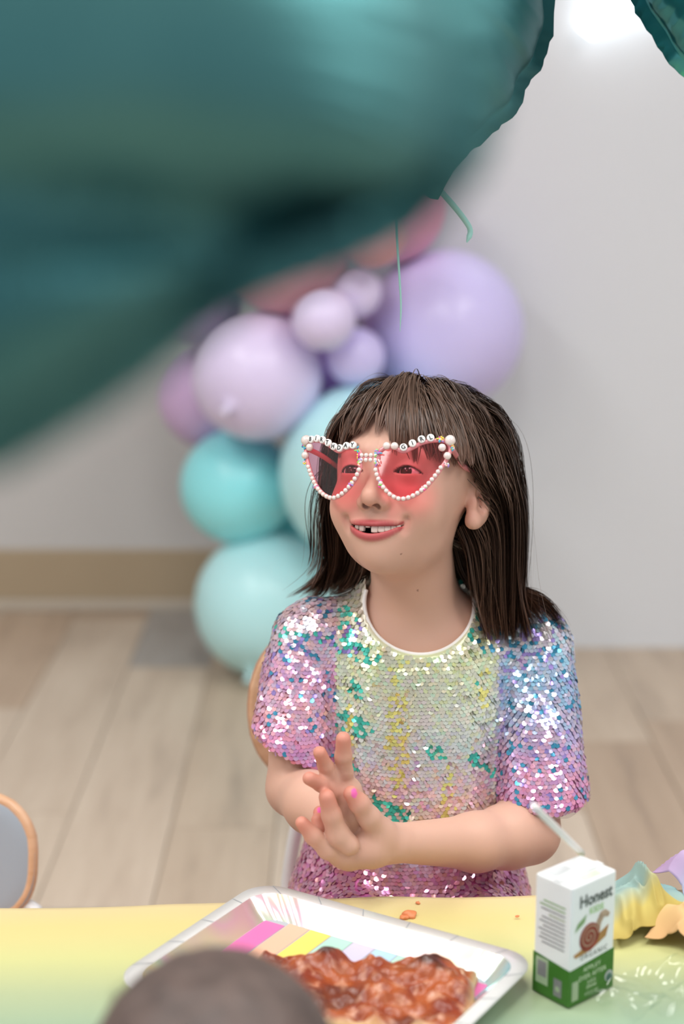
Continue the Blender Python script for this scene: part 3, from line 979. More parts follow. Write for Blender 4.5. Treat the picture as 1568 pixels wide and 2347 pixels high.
# ---- clear plastic wrapper
m_film = bpy.data.materials.new('clear_film'); m_film.use_nodes = True
nt = m_film.node_tree; nt.nodes.clear()
o_ = nt.nodes.new('ShaderNodeOutputMaterial'); mixn = nt.nodes.new('ShaderNodeMixShader'); tr = nt.nodes.new('ShaderNodeBsdfTransparent'); gls = nt.nodes.new('ShaderNodeBsdfGlossy')
tr.inputs[0].default_value = (.95, .97, .97, 1); gls.inputs['Roughness'].default_value = .12; mixn.inputs[0].default_value = .05
nt.links.new(tr.outputs[0], mixn.inputs[1]); nt.links.new(gls.outputs[0], mixn.inputs[2]); nt.links.new(mixn.outputs[0], o_.inputs[0])
def film(c, rx, ry, rot, seed, label):
    n = 60
    a, b = np.meshgrid(np.linspace(-1, 1, n), np.linspace(-1, 1, n), indexing='ij')
    P = np.stack([a.ravel() * rx, b.ravel() * ry, np.zeros(n * n)], -1)
    z = .004 + .012 * (1 - np.abs(fbm(P, seed, 2, 14))) ** 3 + .004 * fbm(P, seed + 1, 2, 25)
    cr_, sr_ = math.cos(rot), math.sin(rot)
    x, y = P[:, 0] + .006 * fbm(P, seed + 2, 2, 9), P[:, 1] + .006 * fbm(P, seed + 3, 2, 9)
    V = np.stack([c[0] + x * cr_ - y * sr_, c[1] + x * sr_ + y * cr_, c[2] + np.maximum(z, .002)], -1)
    idx = np.arange(n * n).reshape(n, n)
    F = np.stack([idx[:-1, :-1], idx[1:, :-1], idx[1:, 1:], idx[:-1, 1:]], -1).reshape(-1, 4)
    o = link('plastic_wrapper', np_mesh('plastic_wrapper', V, F), m_film)
    tag(o, label, 'wrapper')
p = T(1500, 2290, TZ)
film((p[0], p[1], TZ + .002), .055, .035, .6, 91, 'clear crinkled plastic wrapper lying on the cloth past the carton')

# ================================================================== the girl
YAW, PUP = math.radians(-22), math.radians(-20)
RH_ = np.array((Matrix.Rotation(YAW, 3, 'Z') @ Matrix.Rotation(math.radians(-4), 3, 'Y') @ Matrix.Rotation(PUP, 3, 'X')))
EYE = U(866, 1080, 1.585)
HC = EYE - RH_ @ np.array([0, -.078, 0])          # skull centre, head axes in RH_
def h2w(q):
    return HC + np.asarray(q, float) @ RH_.T
def w2h(p):
    return (np.asarray(p) - HC.astype(np.float32)) @ RH_.astype(np.float32)
# joints
NB = U(960, 1450, 1.695)
S_R, E_R, W_R = U(702, 1468, 1.675), U(676, 1806, 1.628), U(782, 1890, 1.508)
S_L, E_L, W_L = U(1222, 1478, 1.68), U(1212, 1908, 1.605), U(900, 1932, 1.493)
MIDL = U(1090, 1930, 1.555)
CHEST = U(950, 1625, 1.685)
BELLY = U(945, 1880, 1.68)
HIP = U(938, 2070, 1.685)

def mouth_top(x):  return -.0535 + .0024 * (x / .0255) ** 2
def mouth_bot(x):  return -.0608 + .0096 * (x / .0255) ** 2
def face_base_f(q):
    ax = q.copy(); ax[:, 0] = np.abs(ax[:, 0])
    f = d_ell(q, (0, .012, .024), (.070, .086, .075))
    f = smin(f, d_ell(q, (0, -.022, -.022), (.0520, .0565, .067)), .03)
    f = smin(f, d_ell(q, (0, -.026, -.058), (.044, .043, .031)), .025)
    f = smin(f, d_sph(q, (0, -.060, -.0775), .0160), .022)
    f = smin(f, d_sph(ax, (.0315, -.0520, -.032), .0235), .02)
    f = smin(f, d_cap(ax, (.010, -.074, .020), (.036, -.062, .018), .007, .006), .016)
    f = smax(f, -d_sph(ax, (.029, -.094, .000), .017), .012)
    # eyelids
    f = smin(f, d_sph(ax, (.0285, -.0655, .0), .0128), .006)
    # nose
    f = smin(f, d_cap(q, (0, -.076, .006), (0, -.0915, -.024), .0062, .0080), .011)
    f = smin(f, d_sph(q, (0, -.0925, -.0275), .0086), .006)
    f = smin(f, d_sph(ax, (.0102, -.0845, -.0305), .0068), .006)
    f = smax(f, -d_ell(ax, (.0054, -.0895, -.0365), (.0036, .0050, .0042)), .0015)
    f = smin(f, d_ell(q, (0, -.064, -.056), (.023, .0172, .019)), .016)
    return f
_lx = np.linspace(-.032, .032, 33)
_ly = []
for _x in _lx:
    _ys = np.linspace(-.11, -.04, 700)
    _v = face_base_f(np.stack([np.full(700, _x), _ys, np.full(700, -.056)], -1).astype(np.float32))
    _ly.append(_ys[np.nonzero(_v < 0)[0][0]])
_ly = np.array(_ly)
def lip_y(x):
    return np.interp(x, _lx, _ly) + .0004
def head_f(q):
    ax = q.copy(); ax[:, 0] = np.abs(ax[:, 0])
    f = face_base_f(q)
    # lips and mouth opening
    xs = np.linspace(-.0262, .0262, 15)
    up = [(x, lip_y(x) + .0010, mouth_top(x) + .0020 - (.0008 * math.exp(-(x / .004) ** 2))) for x in xs]
    lo = [(x, lip_y(x) + .0006, mouth_bot(x) - .0024) for x in xs]
    ru = [.0031 * (1 - .72 * (x / .0262) ** 2) for x in xs]
    rl = [.0042 * (1 - .75 * (x / .0262) ** 2) for x in xs]
    f = smin(f, d_chain(q, up, ru, .0002), .0040)
    f = smin(f, d_chain(q, lo, rl, .0002), .0045)
    x = q[:, 0]
    zt, zb = mouth_top(x), mouth_bot(x)
    g = np.abs(q[:, 2] - (zt + zb) / 2) - (zt - zb) / 2
    carve = np.maximum(np.maximum(g, np.abs(x) - .0258), q[:, 1] + .055)
    f = smax(f, -carve, .0014)
    # smile folds at the mouth corners
    f = smax(f, -d_cap(ax, (.0305, float(lip_y(.0305)) - .0012, -.045), (.0295, float(lip_y(.0295)) - .0016, -.055), .0010, .0008), .009)
    # eye slits
    xe = ax[:, 0] - .0285
    hh = .0036 * (1 - (xe / .0128) ** 2)
    zc = .0012 - 12.0 * xe * xe + .0005
    g = np.maximum(np.abs(q[:, 2] - zc) - hh, q[:, 1] + .066)
    f = smax(f, -g, .0012)
    # ears
    e = ax - np.array([.0712, .020, -.013], np.float32)
    ca, sa = math.cos(.42), math.sin(.42)
    e2_ = np.stack([e[:, 0] * ca - e[:, 1] * sa, e[:, 0] * sa + e[:, 1] * ca, e[:, 2]], -1)
    ear = d_ell(e2_, (0, 0, 0), (.0075, .0165, .026))
    ear = smin(ear, d_sph(e2_, (.0005, -.008, -.0225), .0068), .010)
    ear = smax(ear, -d_ell(e2_, (.0085, -.002, .002), (.0085, .0098, .0170)), .0022)
    ear = smin(ear, d_ell(e2_, (.003, -.011, -.004), (.0035, .0032, .006)), .003)
    ear = smin(ear, d_cap(e2_, (.0025, -.004, .011), (.0035, .006, -.010), .0022, .0022), .003)
    f = smin(f, ear, .005)
    return f
NECK_T = h2w((0, .020, -.050))
def torso_f(p):
    f = d_cap(p, NECK_T, NB, .0415, .0455)
    f = smin(f, d_cap(p, NB + np.array([0, .005, -.012]), S_R + np.array([.012, 0, .006]), .036, .032), .035)
    f = smin(f, d_cap(p, NB + np.array([0, .005, -.012]), S_L + np.array([-.012, 0, .006]), .036, .032), .035)
    f = smin(f, d_ell(p, CHEST, (.100, .070, .120)), .04)
    return f
def lower_f(p):
    f = d_ell(p, BELLY, (.096, .072, .11))
    return smin(f, d_ell(p, HIP, (.105, .08, .07)), .04)
def arms_f(p):
    a = d_chain(p, [S_R, (S_R + E_R) / 2, E_R], [.034, .031, .0285], .01)
    fa = d_chain(p, [E_R, E_R * .55 + W_R * .45, W_R], [.0285, .0295, .0205], .012)
    a = smin(a, fa, .008)
    b = d_chain(p, [S_L, (S_L + E_L) / 2, E_L], [.035, .032, .030], .01)
    fb = d_chain(p, [E_L, E_L * .6 + MIDL * .4, MIDL, W_L], [.0300, .0305, .0270, .0180], .014)
    b = smin(b, fb, .012)
    return np.minimum(a, b)
FING = {
 'A': ([U(792, 1800, 1.488), U(789, 1768, 1.484), U(787, 1732, 1.478), U(787, 1694, 1.474)], [.0088, .0082, .0078, .0070]),
 'B': ([U(782, 1815, 1.486), U(762, 1790, 1.480), U(746, 1756, 1.472), U(733, 1725, 1.464)], [.0088, .0080, .0070, .0062]),
 'C': ([U(784, 1835, 1.484), U(760, 1815, 1.476), U(735, 1797, 1.466), U(709, 1784, 1.456)], [.0088, .0078, .0070, .0064]),
 'D': ([U(800, 1936, 1.464), U(774, 1912, 1.463), U(760, 1868, 1.459), U(749, 1827, 1.456)], [.0100, .0108, .0090, .0075]),
}
FINGL = {
 'E': ([U(880, 1918, 1.484), U(846, 1873, 1.470), U(824, 1842, 1.464), U(805, 1819, 1.461)], [.0150, .0104, .0092, .0074]),
 'F': ([U(800, 1960, 1.480), U(752, 1945, 1.466), U(718, 1916, 1.459), U(692, 1886, 1.456)], [.0150, .0098, .0078, .0062]),
 'G': ([U(800, 1940, 1.490), U(750, 1920, 1.488), U(734, 1898, 1.486), U(729, 1880, 1.488)], [.0120, .0085, .0078, .0066]),
 'H': ([U(800, 1930, 1.492), U(745, 1890, 1.496), U(733, 1862, 1.498)], [.0120, .0080, .0064]),
}
def hand_f(p):
    # her right hand: palm rising behind the fingers of the other hand
    r = d_chain(p, [W_R, U(805, 1880, 1.497), U(795, 1815, 1.490)], [.0200, .0185, .0150], .008)
    r = smin(r, d_chain(p, [U(806, 1915, 1.486), U(800, 1860, 1.482), U(786, 1815, 1.484)], [.0105, .0125, .0110], .006), .008)
    for k in 'ABC':
        r = smin(r, d_chain(p, *FING[k], .003), .0042)
    r = smin(r, d_chain(p, *FING['D'], .004), .003)
    # her left hand: palm cupped below
    l = d_chain(p, [W_L, U(850, 1940, 1.482), U(790, 1950, 1.478)], [.0185, .0195, .0160], .008)
    l = smin(l, d_chain(p, [U(870, 1910, 1.482), U(820, 1915, 1.490), U(790, 1930, 1.490)], [.0150, .0130, .0120], .006), .008)
    for k in 'EFGH':
        l = smin(l, d_chain(p, *FINGL[k], .004), .005)
    return np.minimum(r, l)
HAND_C = (U(790, 1850, 1.48)).astype(np.float32)
def body_f(p):
    f = torso_f(p)
    f = smin(f, lower_f(p), .05)
    q = w2h(p)
    m = np.linalg.norm(q, axis=1) < .17
    hd = np.linalg.norm(q, axis=1) - .125
    if m.any():
        hd[m] = head_f(q[m])
    f = smin(f, hd, .022)
    a = arms_f(p)
    f = smin(f, a, .015)
    dh = np.linalg.norm(p - HAND_C, axis=1)
    m = dh < .14
    if m.any():
        f[m] = smin(f[m], hand_f(p[m]), .006)
    return f
BV, BF = sdf_mesh(body_f, (-.125, 1.43, .40), (.275, 1.79, 1.01), .0015)

# ---- colour of the skin itself: lips, blush, nails, brows; nostril shade painted in
q = w2h(BV)
skin = lin_np((208, 165, 146))
cols = np.tile(skin, (len(BV), 1))
def blend(cols, c, w):
    w = np.clip(w, 0, 1)[:, None]
    c = np.asarray(c)
    return cols * (1 - w) + (c if c.ndim == 2 else c[None]) * w
aq = q.copy(); aq[:, 0] = np.abs(aq[:, 0])
near_head = np.linalg.norm(q, axis=1) < .15
for c3 in ((.040, -.070, -.030), (.0, -.10, -.034)):
    d = np.linalg.norm(aq - np.array(c3), axis=1)
    cols = blend(cols, lin_np((212, 142, 124)), np.where(near_head, .4 * np.exp(-(d / .018) ** 2), 0))
d = np.linalg.norm(aq - np.array((.072, .012, -.014)), axis=1)
cols = blend(cols, lin_np((220, 150, 130)), np.where(near_head, .35 * np.exp(-(d / .022) ** 2), 0))
xs = np.linspace(-.027, .027, 19)
up = [(x, lip_y(x) + .0010, mouth_top(x) + .0020) for x in xs]; lo = [(x, lip_y(x) + .0006, mouth_bot(x) - .0024) for x in xs]
dl = np.minimum(d_chain(q.astype(np.float32), up, [.0031 * (1 - .7 * (x / .027) ** 2) for x in xs], .001),
                d_chain(q.astype(np.float32), lo, [.0041 * (1 - .72 * (x / .027) ** 2) for x in xs], .001))
cols = blend(cols, lin_np((180, 76, 82)), np.where(near_head, np.clip(1 - (dl - .0001) / .0017, 0, 1), 0) * .92)
inside = near_head & (q[:, 1] > lip_y(q[:, 0]) + .0042) & (np.abs(q[:, 0]) < .0258) & (q[:, 2] < mouth_top(q[:, 0]) + .0015) & (q[:, 2] > mouth_bot(q[:, 0]) - .0015) & (q[:, 1] < -.05)
cols[inside] = lin_np((74, 26, 26))
brow = [(.011, -.078, .019), (.024, -.076, .024), (.040, -.066, .019)]
db = d_chain(aq.astype(np.float32), brow, [.0022, .0026, .0012], .001)
cols = blend(cols, lin_np((92, 66, 54)), np.where(near_head, np.clip(1 - db / .0015, 0, 1) * .8, 0))
dn = d_ell(aq.astype(np.float32), (.0054, -.0895, -.0365), (.0036, .0050, .0042))
cols = blend(cols, lin_np((96, 48, 40)), np.where(near_head, np.clip(1 - dn / .0012, 0, 1) * .8, 0))  # shade inside the nostrils painted into the skin colour
# lash line
xe = aq[:, 0] - .0285
zl = .0012 - 12 * xe * xe + .0005 + .0036 * (1 - (xe / .0128) ** 2)
cols = blend(cols, lin_np((60, 36, 32)), np.where(near_head & (np.abs(xe) < .0135) & (q[:, 1] < -.06), np.clip(1.3 - np.abs(q[:, 2] - zl - .0004) / .0011, 0, 1), 0) * .9)
for dct in (FING, FINGL):
    for k, (pts, rad) in dct.items():
        d = np.linalg.norm(BV - pts[-1], axis=1)
        cols = blend(cols, lin_np((206, 120, 102)), .75 * np.exp(-(d / .0135) ** 2))
        d = np.linalg.norm(BV - pts[-2], axis=1)
        cols = blend(cols, lin_np((204, 138, 118)), .3 * np.exp(-(d / .01) ** 2))
nail = U(812, 1817, 1.456)
cols = blend(cols, lin_np((226, 92, 170)), (np.linalg.norm((BV - nail) * np.array([1.5, 1, .8]), axis=1) < .0042) * .9)
nail = U(733, 1848, 1.492)
cols = blend(cols, lin_np((226, 92, 170)), (np.linalg.norm((BV - nail) * np.array([1.2, 1, .8]), axis=1) < .005) * .9)
# moles on the neck and cheek
for px, py in ((958, 1353), (920, 1270)):
    ry = ray(px, py); tt = ((BV - np.array([0, 0, CAM_Z])) @ ry) / (ry @ ry)
    d = np.linalg.norm(BV - np.array([0, 0, CAM_Z]) - tt[:, None] * ry, axis=1)
    cols = blend(cols, lin_np((110, 66, 52)), (d < .0008) * (BV[:, 1] < 1.70) * .8)
m_skin = mat('skin', skin, 0.48, spec=0.35)
attr_col(m_skin)
bsdf(m_skin).inputs['Subsurface Weight'].default_value = 0.12
bsdf(m_skin).inputs['Subsurface Radius'].default_value = (.9, .35, .2)
bsdf(m_skin).inputs['Subsurface Scale'].default_value = .006
# legs under the table, grown coarser and joined to the same body mesh
K_R, K_L = np.array([.005, 1.42, .395]), np.array([.140, 1.42, .395])
F_R, F_L = np.array([.0, 1.40, .06]), np.array([.145, 1.40, .06])
def legs_f(p):
    f = None
    for hx, K, Ft in ((-.05, K_R, F_R), (.05, K_L, F_L)):
        g = d_chain(p, [HIP + np.array([hx, 0, -.035]), K, Ft], [.058, .043, .028], .02)
        g = smin(g, d_ell(p, Ft + np.array([0, -.035, -.03]), (.03, .07, .028)), .02)
        f = g if f is None else np.minimum(f, g)
    return f
LV, LF = sdf_mesh(legs_f, (-.10, 1.27, -.01), (.25, 1.78, .50), .005)
girl = root('person', (HIP[0], HIP[1], 0), 'smiling girl with brown bob and fringe in an iridescent sequin dress, hands clasped', 'person')
body = link('body', np_mesh('body', np.vstack([BV, LV]), np.vstack([BF, LF + len(BV)]), True,
                            np.vstack([cols, np.tile(skin, (len(LV), 1))])), m_skin, girl)

# eyes
m_eye = mat('eye_white', srgb(226, 218, 212), 0.15)
m_iris = mat('eye_iris', srgb(58, 36, 26), 0.1)
Mh4 = Matrix.Translation(Vector(HC)) @ Matrix([list(r) for r in RH_]).to_4x4()
for s in (-1, 1):
    c = Vector((s * .0285, -.0650, 0))
    def sph_prof(r, n=14, a0=-90, a1=90):
        return [(max(0, r * math.cos(math.radians(a0 + (a1 - a0) * i / n))) if 0 < i < n or abs(abs(a0 + (a1 - a0) * i / n) - 90) > .1 else 0, r * math.sin(math.radians(a0 + (a1 - a0) * i / n))) for i in range(n + 1)]
    e = MB().lathe(sph_prof(.0112), 24, Mh4 @ Matrix.Translation(c)).build('eye', m_eye, body)
    look = Vector((-.1, -1, .05)).normalized().to_track_quat('Z', 'Y').to_matrix().to_4x4()
    MB().lathe([(.0060, .0096), (.0045, .0105), (.002, .0114), (0, .0116)], 20, Mh4 @ Matrix.Translation(c) @ look).build('iris', m_iris, body)
# teeth
m_tooth = mat('tooth_enamel', srgb(240, 232, 220), 0.2)
m_tongue = mat('tongue_red', srgb(170, 80, 80), 0.4)
def tooth(x, w, hgt, top):
    zc_ = mouth_top(x) + top
    y = lip_y(x) + .0052
    M = Mh4 @ Matrix.Translation(Vector((x, y, zc_ - hgt / 2))) @ Matrix.Rotation(x * 32, 4, 'Z')
    bm = bmesh.new(); bmesh.ops.create_cube(bm, size=1)
    bmesh.ops.subdivide_edges(bm, edges=bm.edges[:], cuts=3, use_grid_fill=True)
    for v in bm.verts:
        n_ = v.co.normalized() * .5
        v.co = v.co.lerp(n_, .42)
        v.co = M @ Vector((v.co.x * w * 1.1, v.co.y * .004, v.co.z * hgt * 1.15))
    me = bpy.data.meshes.new('tooth'); bm.to_mesh(me); bm.free()
    me.polygons.foreach_set('use_smooth', [True] * len(me.polygons))
    return link('tooth', me, m_tooth, body)
for x, w, hg in ((-.0185, .0050, .0050), (-.0125, .0056, .0062), (.0010, .0066, .0068), (.0075, .0062, .0066), (.0132, .0056, .0060), (.0182, .0048, .0050), (.0222, .004, .0038)):
    tooth(x, w, hg, .0012)
tooth(-.0060, .0045, .0024, .0012)

# ------------------------------------------------------------------ dress
def arm_ax(p, a, b):
    a = np.asarray(a, np.float32); b = np.asarray(b, np.float32)
    return ((p - a) @ (b - a)) / float((b - a) @ (b - a))
SLV_R = (U(702, 1464, 1.676), U(662, 1770, 1.634)); SLV_L = (U(1226, 1474, 1.681), U(1240, 1850, 1.622))
HEM_R = (U(660, 1708, 1.64), np.array([-.44, .0, -.90])); HEM_L = (U(1245, 1828, 1.625), np.array([.06, 0, -1.0]))
nc = U(962, 1378, 1.66); NHW, NHH = .0565, .0445
def dress_core(p):
    """bodice, skirt and lap; stretched in depth so the body is oval"""
    q = p.copy()
    q[:, 1] = (p[:, 1] - 1.682) * 1.22 + 1.682
    top = np.array([CHEST[0], 1.682, U(950, 1560, 1.68)[2]]); hem = np.array([BELLY[0], 1.682, U(950, 1905, 1.66)[2]])
    f = d_cap(q, top, hem, .092, .113)
    f = np.maximum(f, (hem[2] + .004) - p[:, 2])
    sk = d_cap(q, np.array([BELLY[0], 1.682, U(950, 1880, 1.66)[2]]), np.array([HIP[0], 1.682, U(950, 2090, 1.66)[2]]), .108, .128)
    sk = np.maximum(sk, .37 - p[:, 2])
    lap = d_cap(p, (HIP[0] - .05, 1.66, .43), (K_R[0], 1.46, .415), .068, .055)
    lap = smin(lap, d_cap(p, (HIP[0] + .05, 1.66, .43), (K_L[0], 1.46, .415), .068, .055), .04)
    lap = np.maximum(lap, p[:, 2] - .502 - .02 * np.clip((p[:, 1] - 1.5) / .05, 0, 1))
    sk = smin(sk, lap, .03)
    return np.minimum(f, sk)
def dress_f(p):
    f = smin(torso_f(p) - .0055, dress_core(p), .025)
    ph = fbm(p * np.array([1, .7, .22]), 101, 2, 19.0)
    ph2 = fbm(p * np.array([1, 1, .5]), 103, 2, 34.0)
    f = f + .0022 * ph + .0010 * ph2
    for (a, b), (hp, hn), ra, rb, sx in ((SLV_R, HEM_R, .036, .0455, 1), (SLV_L, HEM_L, .038, .0490, 1)):
        s = d_cap(p, a, b, ra, rb) + .0022 * fbm(p * np.array([1, .8, .35]), 107, 2, 30.0)
        hn_ = hn / np.linalg.norm(hn)
        pl = (p - hp.astype(np.float32)) @ hn_.astype(np.float32)
        s = smax(s, pl, .004)
        cav = np.maximum(d_cap(p, a, b, ra - .004, rb - .004), -(pl + .02))
        s = np.maximum(s, -cav)
        f = smin(f, s, .007)
    # neck opening
    e = np.sqrt(((p[:, 0] - nc[0]) / NHW) ** 2 + ((p[:, 2] - nc[2]) / NHH) ** 2)
    cut = np.maximum((e - 1) * NHH * .9, p[:, 1] - 1.70)
    f = np.maximum(f, -cut)
    f = np.maximum(f, -d_cap(p, NECK_T, NB + np.array([0, 0, .01]), .05, .05))
    return f
DV, DF = sdf_mesh(dress_f, (-.125, 1.36, .36), (.275, 1.80, .81), .0024)
# remove fabric sheets hidden inside the body (keeps the cloth a thin outer layer)
def px_of(P):
    d = P - np.array([0, 0, CAM_Z])
    zc_ = d[:, 1] * _cp - d[:, 2] * _sp
    b = d[:, 1] * _sp + d[:, 2] * _cp
    return W / 2 + FPX * d[:, 0] / zc_, Hh / 2 - FPX * b / zc_
def dress_colours(P, Nrm, n_seed, sequin):  # sheen that shifts with angle stands here as fixed colour
    """iridescent sheen of the dress, painted in by region: mint and cream bodice, pink and blue sleeves, pink skirt"""
    rs = np.random.RandomState(n_seed)
    n = len(P)
    X = P[:, 0] - CHEST[0]; Z = P[:, 2]
    tR, tL = arm_ax(P.astype(np.float32), *SLV_R), arm_ax(P.astype(np.float32), *SLV_L)
    dR = d_cap(P.astype(np.float32), *SLV_R, .0, .0); dL = d_cap(P.astype(np.float32), *SLV_L, .0, .0)
    onR = (dR < .058) & (X < -.082) & (tR < 1.3); onL = (dL < .060) & (X > .082) & (tL < 1.2)
    mint, cream, teal, yell, blush, lil, blu, pink, coral, viol, deep, white = [lin_np(c) for c in (
        (184, 224, 206), (236, 228, 212), (70, 190, 172), (228, 222, 132), (244, 200, 190), (206, 180, 214), (140, 196, 226), (226, 150, 196), (240, 160, 160), (158, 140, 210), (64, 146, 182), (250, 246, 240))]
    zt, zb = U(950, 1420, 1.62)[2], U(950, 1900, 1.6)[2]
    t = np.clip((zt - Z) / (zt - zb), 0, 1)
    c = np.stack([np.interp(t, [0, .2, .45, .62, .8, 1], [k[i] for k in (cream, (mint + yell) / 2, (mint + cream) / 2, (mint + lil) / 2, (lil + blush) / 2, (blush + cream) / 2)]) for i in range(3)], -1)
    c = blend(c, (blu + lil) / 2, np.clip((np.abs(X) - .07) / .04, 0, .5))
    tl = np.clip(tL, 0, 1)
    cL = np.stack([np.interp(tl, [0, .2, .5, .75, 1], [k[i] for k in ((blu + cream) / 2, blu, (blu + lil) / 2, (pink + lil) / 2, pink)]) for i in range(3)], -1)
    tr_ = np.clip(tR, 0, 1)
    cR = np.stack([np.interp(tr_, [0, .25, .55, .8, 1], [k[i] for k in ((lil + cream) / 2, (lil + pink) / 2, (pink + blush) / 2, pink, pink)]) for i in range(3)], -1)
    c = np.where(onR[:, None], cR, np.where(onL[:, None], cL, c))
    low = np.clip((zb - Z) / .03, 0, 1)
    pk = lin_np((212, 108, 172))
    c = blend(c, blend(np.tile((blu + lil) / 2, (n, 1)), pk, np.clip((zb - .022 - Z) / .02, 0, 1)), low)
    if sequin:
        u = rs.rand(n)
        patch = fbm(P, 201, 2, 15.0)
        onS = onR | onL
        alt = rs.randint(0, 6, n)
        pool_b = np.array([cream, blush, mint, yell, white, lil]); pool_s = np.array([pink, coral, lil, viol, blush, blu])
        pick = np.where(onS[:, None], pool_s[alt], pool_b[alt])
        c = c * .68 + pick * .32
        tz = (patch > .28) & (u < .6) & ~onS & (Z > zb)
        c[tz] = teal * (0.75 + .5 * rs.rand(tz.sum()))[:, None]
        sh = (np.abs(X) > .055) & (Z > U(950, 1530, 1.65)[2]) & (u < .42) & (fbm(P, 205, 2, 13.0) > .12)
        c[sh] = np.where((rs.rand(sh.sum()) < .6)[:, None], np.where((X[sh] < 0)[:, None], teal, deep), viol) * (.7 + .6 * rs.rand(sh.sum()))[:, None]
        ds = onS & (u < .10)
        c[ds] = np.where(rs.rand(ds.sum())[:, None] < .55, deep, viol)
        fd = (fbm(P * np.array([1, .7, .22]), 101, 2, 19.0) > .38) & (u < .4) & ~onS & (t > .25) & (Z > zb)
        c[fd] = yell * (.8 + .35 * rs.rand(fd.sum()))[:, None]
    return np.clip(c, 0, 1)
me_d = np_mesh('dress', DV, DF, True, dress_colours(DV, None, 5, False))
m_dress = mat('iridescent_fabric', (1, 1, 1), 0.38, metal=0.25, spec=0.6)
attr_col(m_dress)
dress = link('dress', me_d, m_dress, girl)
nrm = np.empty(len(DV) * 3, np.float32)
me_d.vertices.foreach_get('normal', nrm); nrm = nrm.reshape(-1, 3)
# sequins: one per cell of a fine grid on the outer cloth
cell = .0043
e = np.sqrt(((DV[:, 0] - nc[0]) / NHW) ** 2 + ((DV[:, 2] - nc[2]) / NHH) ** 2)
bodyd = body_f((DV + nrm * .004).astype(np.float32))
okv = (bodyd > .0015) & ((e > 1.06) | (DV[:, 1] > 1.70)) & (DV[:, 2] > .42)
okv &= dress_f((DV + nrm * .006).astype(np.float32)) > .003
# no sequins inside the sleeve mouths or under the hems
for hp, hn in (HEM_R, HEM_L):
    hn_ = hn / np.linalg.norm(hn)
    okv &= ~((np.abs((DV - hp) @ hn_) < .02) & ((nrm @ hn_) > .8) & (np.linalg.norm(DV - hp, axis=1) < .075))
rsq = np.random.RandomState(12)
from mathutils.bvhtree import BVHTree
bvh = BVHTree.FromPolygons(DV.tolist(), DF.tolist())
okt = okv
# rows of sequins laid on the cloth as seen square from the front ...
SPX, RWZ = .0044, .0036
fp, fi = [], []
zrow = 0
z_ = DV[:, 2].min()
while z_ < DV[:, 2].max():
    x_ = -.11 + (SPX / 2 if zrow % 2 else 0)
    while x_ < .265:
        h = bvh.ray_cast(Vector((x_ + rsq.normal() * .00025, 1.30, z_ + rsq.normal() * .00025 + .0008 * math.sin(x_ * 90))), Vector((0, 1, 0)))
        if h[0] is not None:
            vi = DF[h[2]][0]
            if okt[vi] and abs(nrm[vi][1]) > .55:
                fp.append(h[0][:]); fi.append(vi)
        x_ += SPX
    z_ += RWZ; zrow += 1
FPn = np.array(fp); FNn = nrm[np.array(fi)]
# ... and one per small cell where the cloth turns away
ii = np.nonzero(okv & (np.abs(nrm[:, 1]) <= .58) & (DV[:, 1] < 1.76))[0]
rsq.shuffle(ii)
cellid = np.floor(DV[ii] / .0042).astype(np.int64)
key = (cellid[:, 0] * 100003 + cellid[:, 1]) * 100003 + cellid[:, 2]
_, first = np.unique(key, return_index=True)
si = ii[first]
SP, SN = np.vstack([FPn, DV[si]]), np.vstack([FNn, nrm[si]])
keep = np.ones(len(SP), bool)
gridd = {}
for k in range(len(SP)):
    cid_ = tuple(np.floor(SP[k] / .0042).astype(int))
    bad = False
    if k >= len(FPn):
        for dx in (-1, 0, 1):
            for dy in (-1, 0, 1):
                for dz_ in (-1, 0, 1):
                    for j in gridd.get((cid_[0] + dx, cid_[1] + dy, cid_[2] + dz_), ()):
                        if (SP[k, 0]-SP[j, 0])**2 + (SP[k, 1]-SP[j, 1])**2 + (SP[k, 2]-SP[j, 2])**2 < .0030 ** 2:
                            bad = True; break
    if bad: keep[k] = False
    else: gridd.setdefault(cid_, []).append(k)
SP, SN = SP[keep], SN[keep]
# smooth the normals so neighbouring sequins lie like scales
SC = dress_colours(SP, SN, 17, True)
nS = len(SP)
SR_ = .0029
# orientation: hangs a little open at the bottom, jittered
tilt_v = SN + rsq.normal(size=(nS, 3)) * (.075 + .17 * (rsq.rand(nS, 1) < .25)) + np.array([0, 0, .16])
tilt_v /= np.linalg.norm(tilt_v, axis=1)[:, None]
ref = np.tile([0, 0, 1.0], (nS, 1)); ref[np.abs(tilt_v[:, 2]) > .9] = [1, 0, 0]
sx_ = np.cross(ref, tilt_v); sx_ /= np.linalg.norm(sx_, axis=1)[:, None]
sy_ = np.cross(tilt_v, sx_)
NSD = 10
aa = np.linspace(0, 2 * math.pi, NSD, endpoint=False)
disc = np.vstack([np.stack([np.cos(aa), np.sin(aa), np.full(NSD, .03)], -1), np.stack([.13 * np.cos(aa), .13 * np.sin(aa) + .45, np.zeros(NSD)], -1)])
dfaces = np.array([(i, (i + 1) % NSD, NSD + (i + 1) % NSD, NSD + i) for i in range(NSD)])
SPc = SP + SN * .0011 + tilt_v * .0006
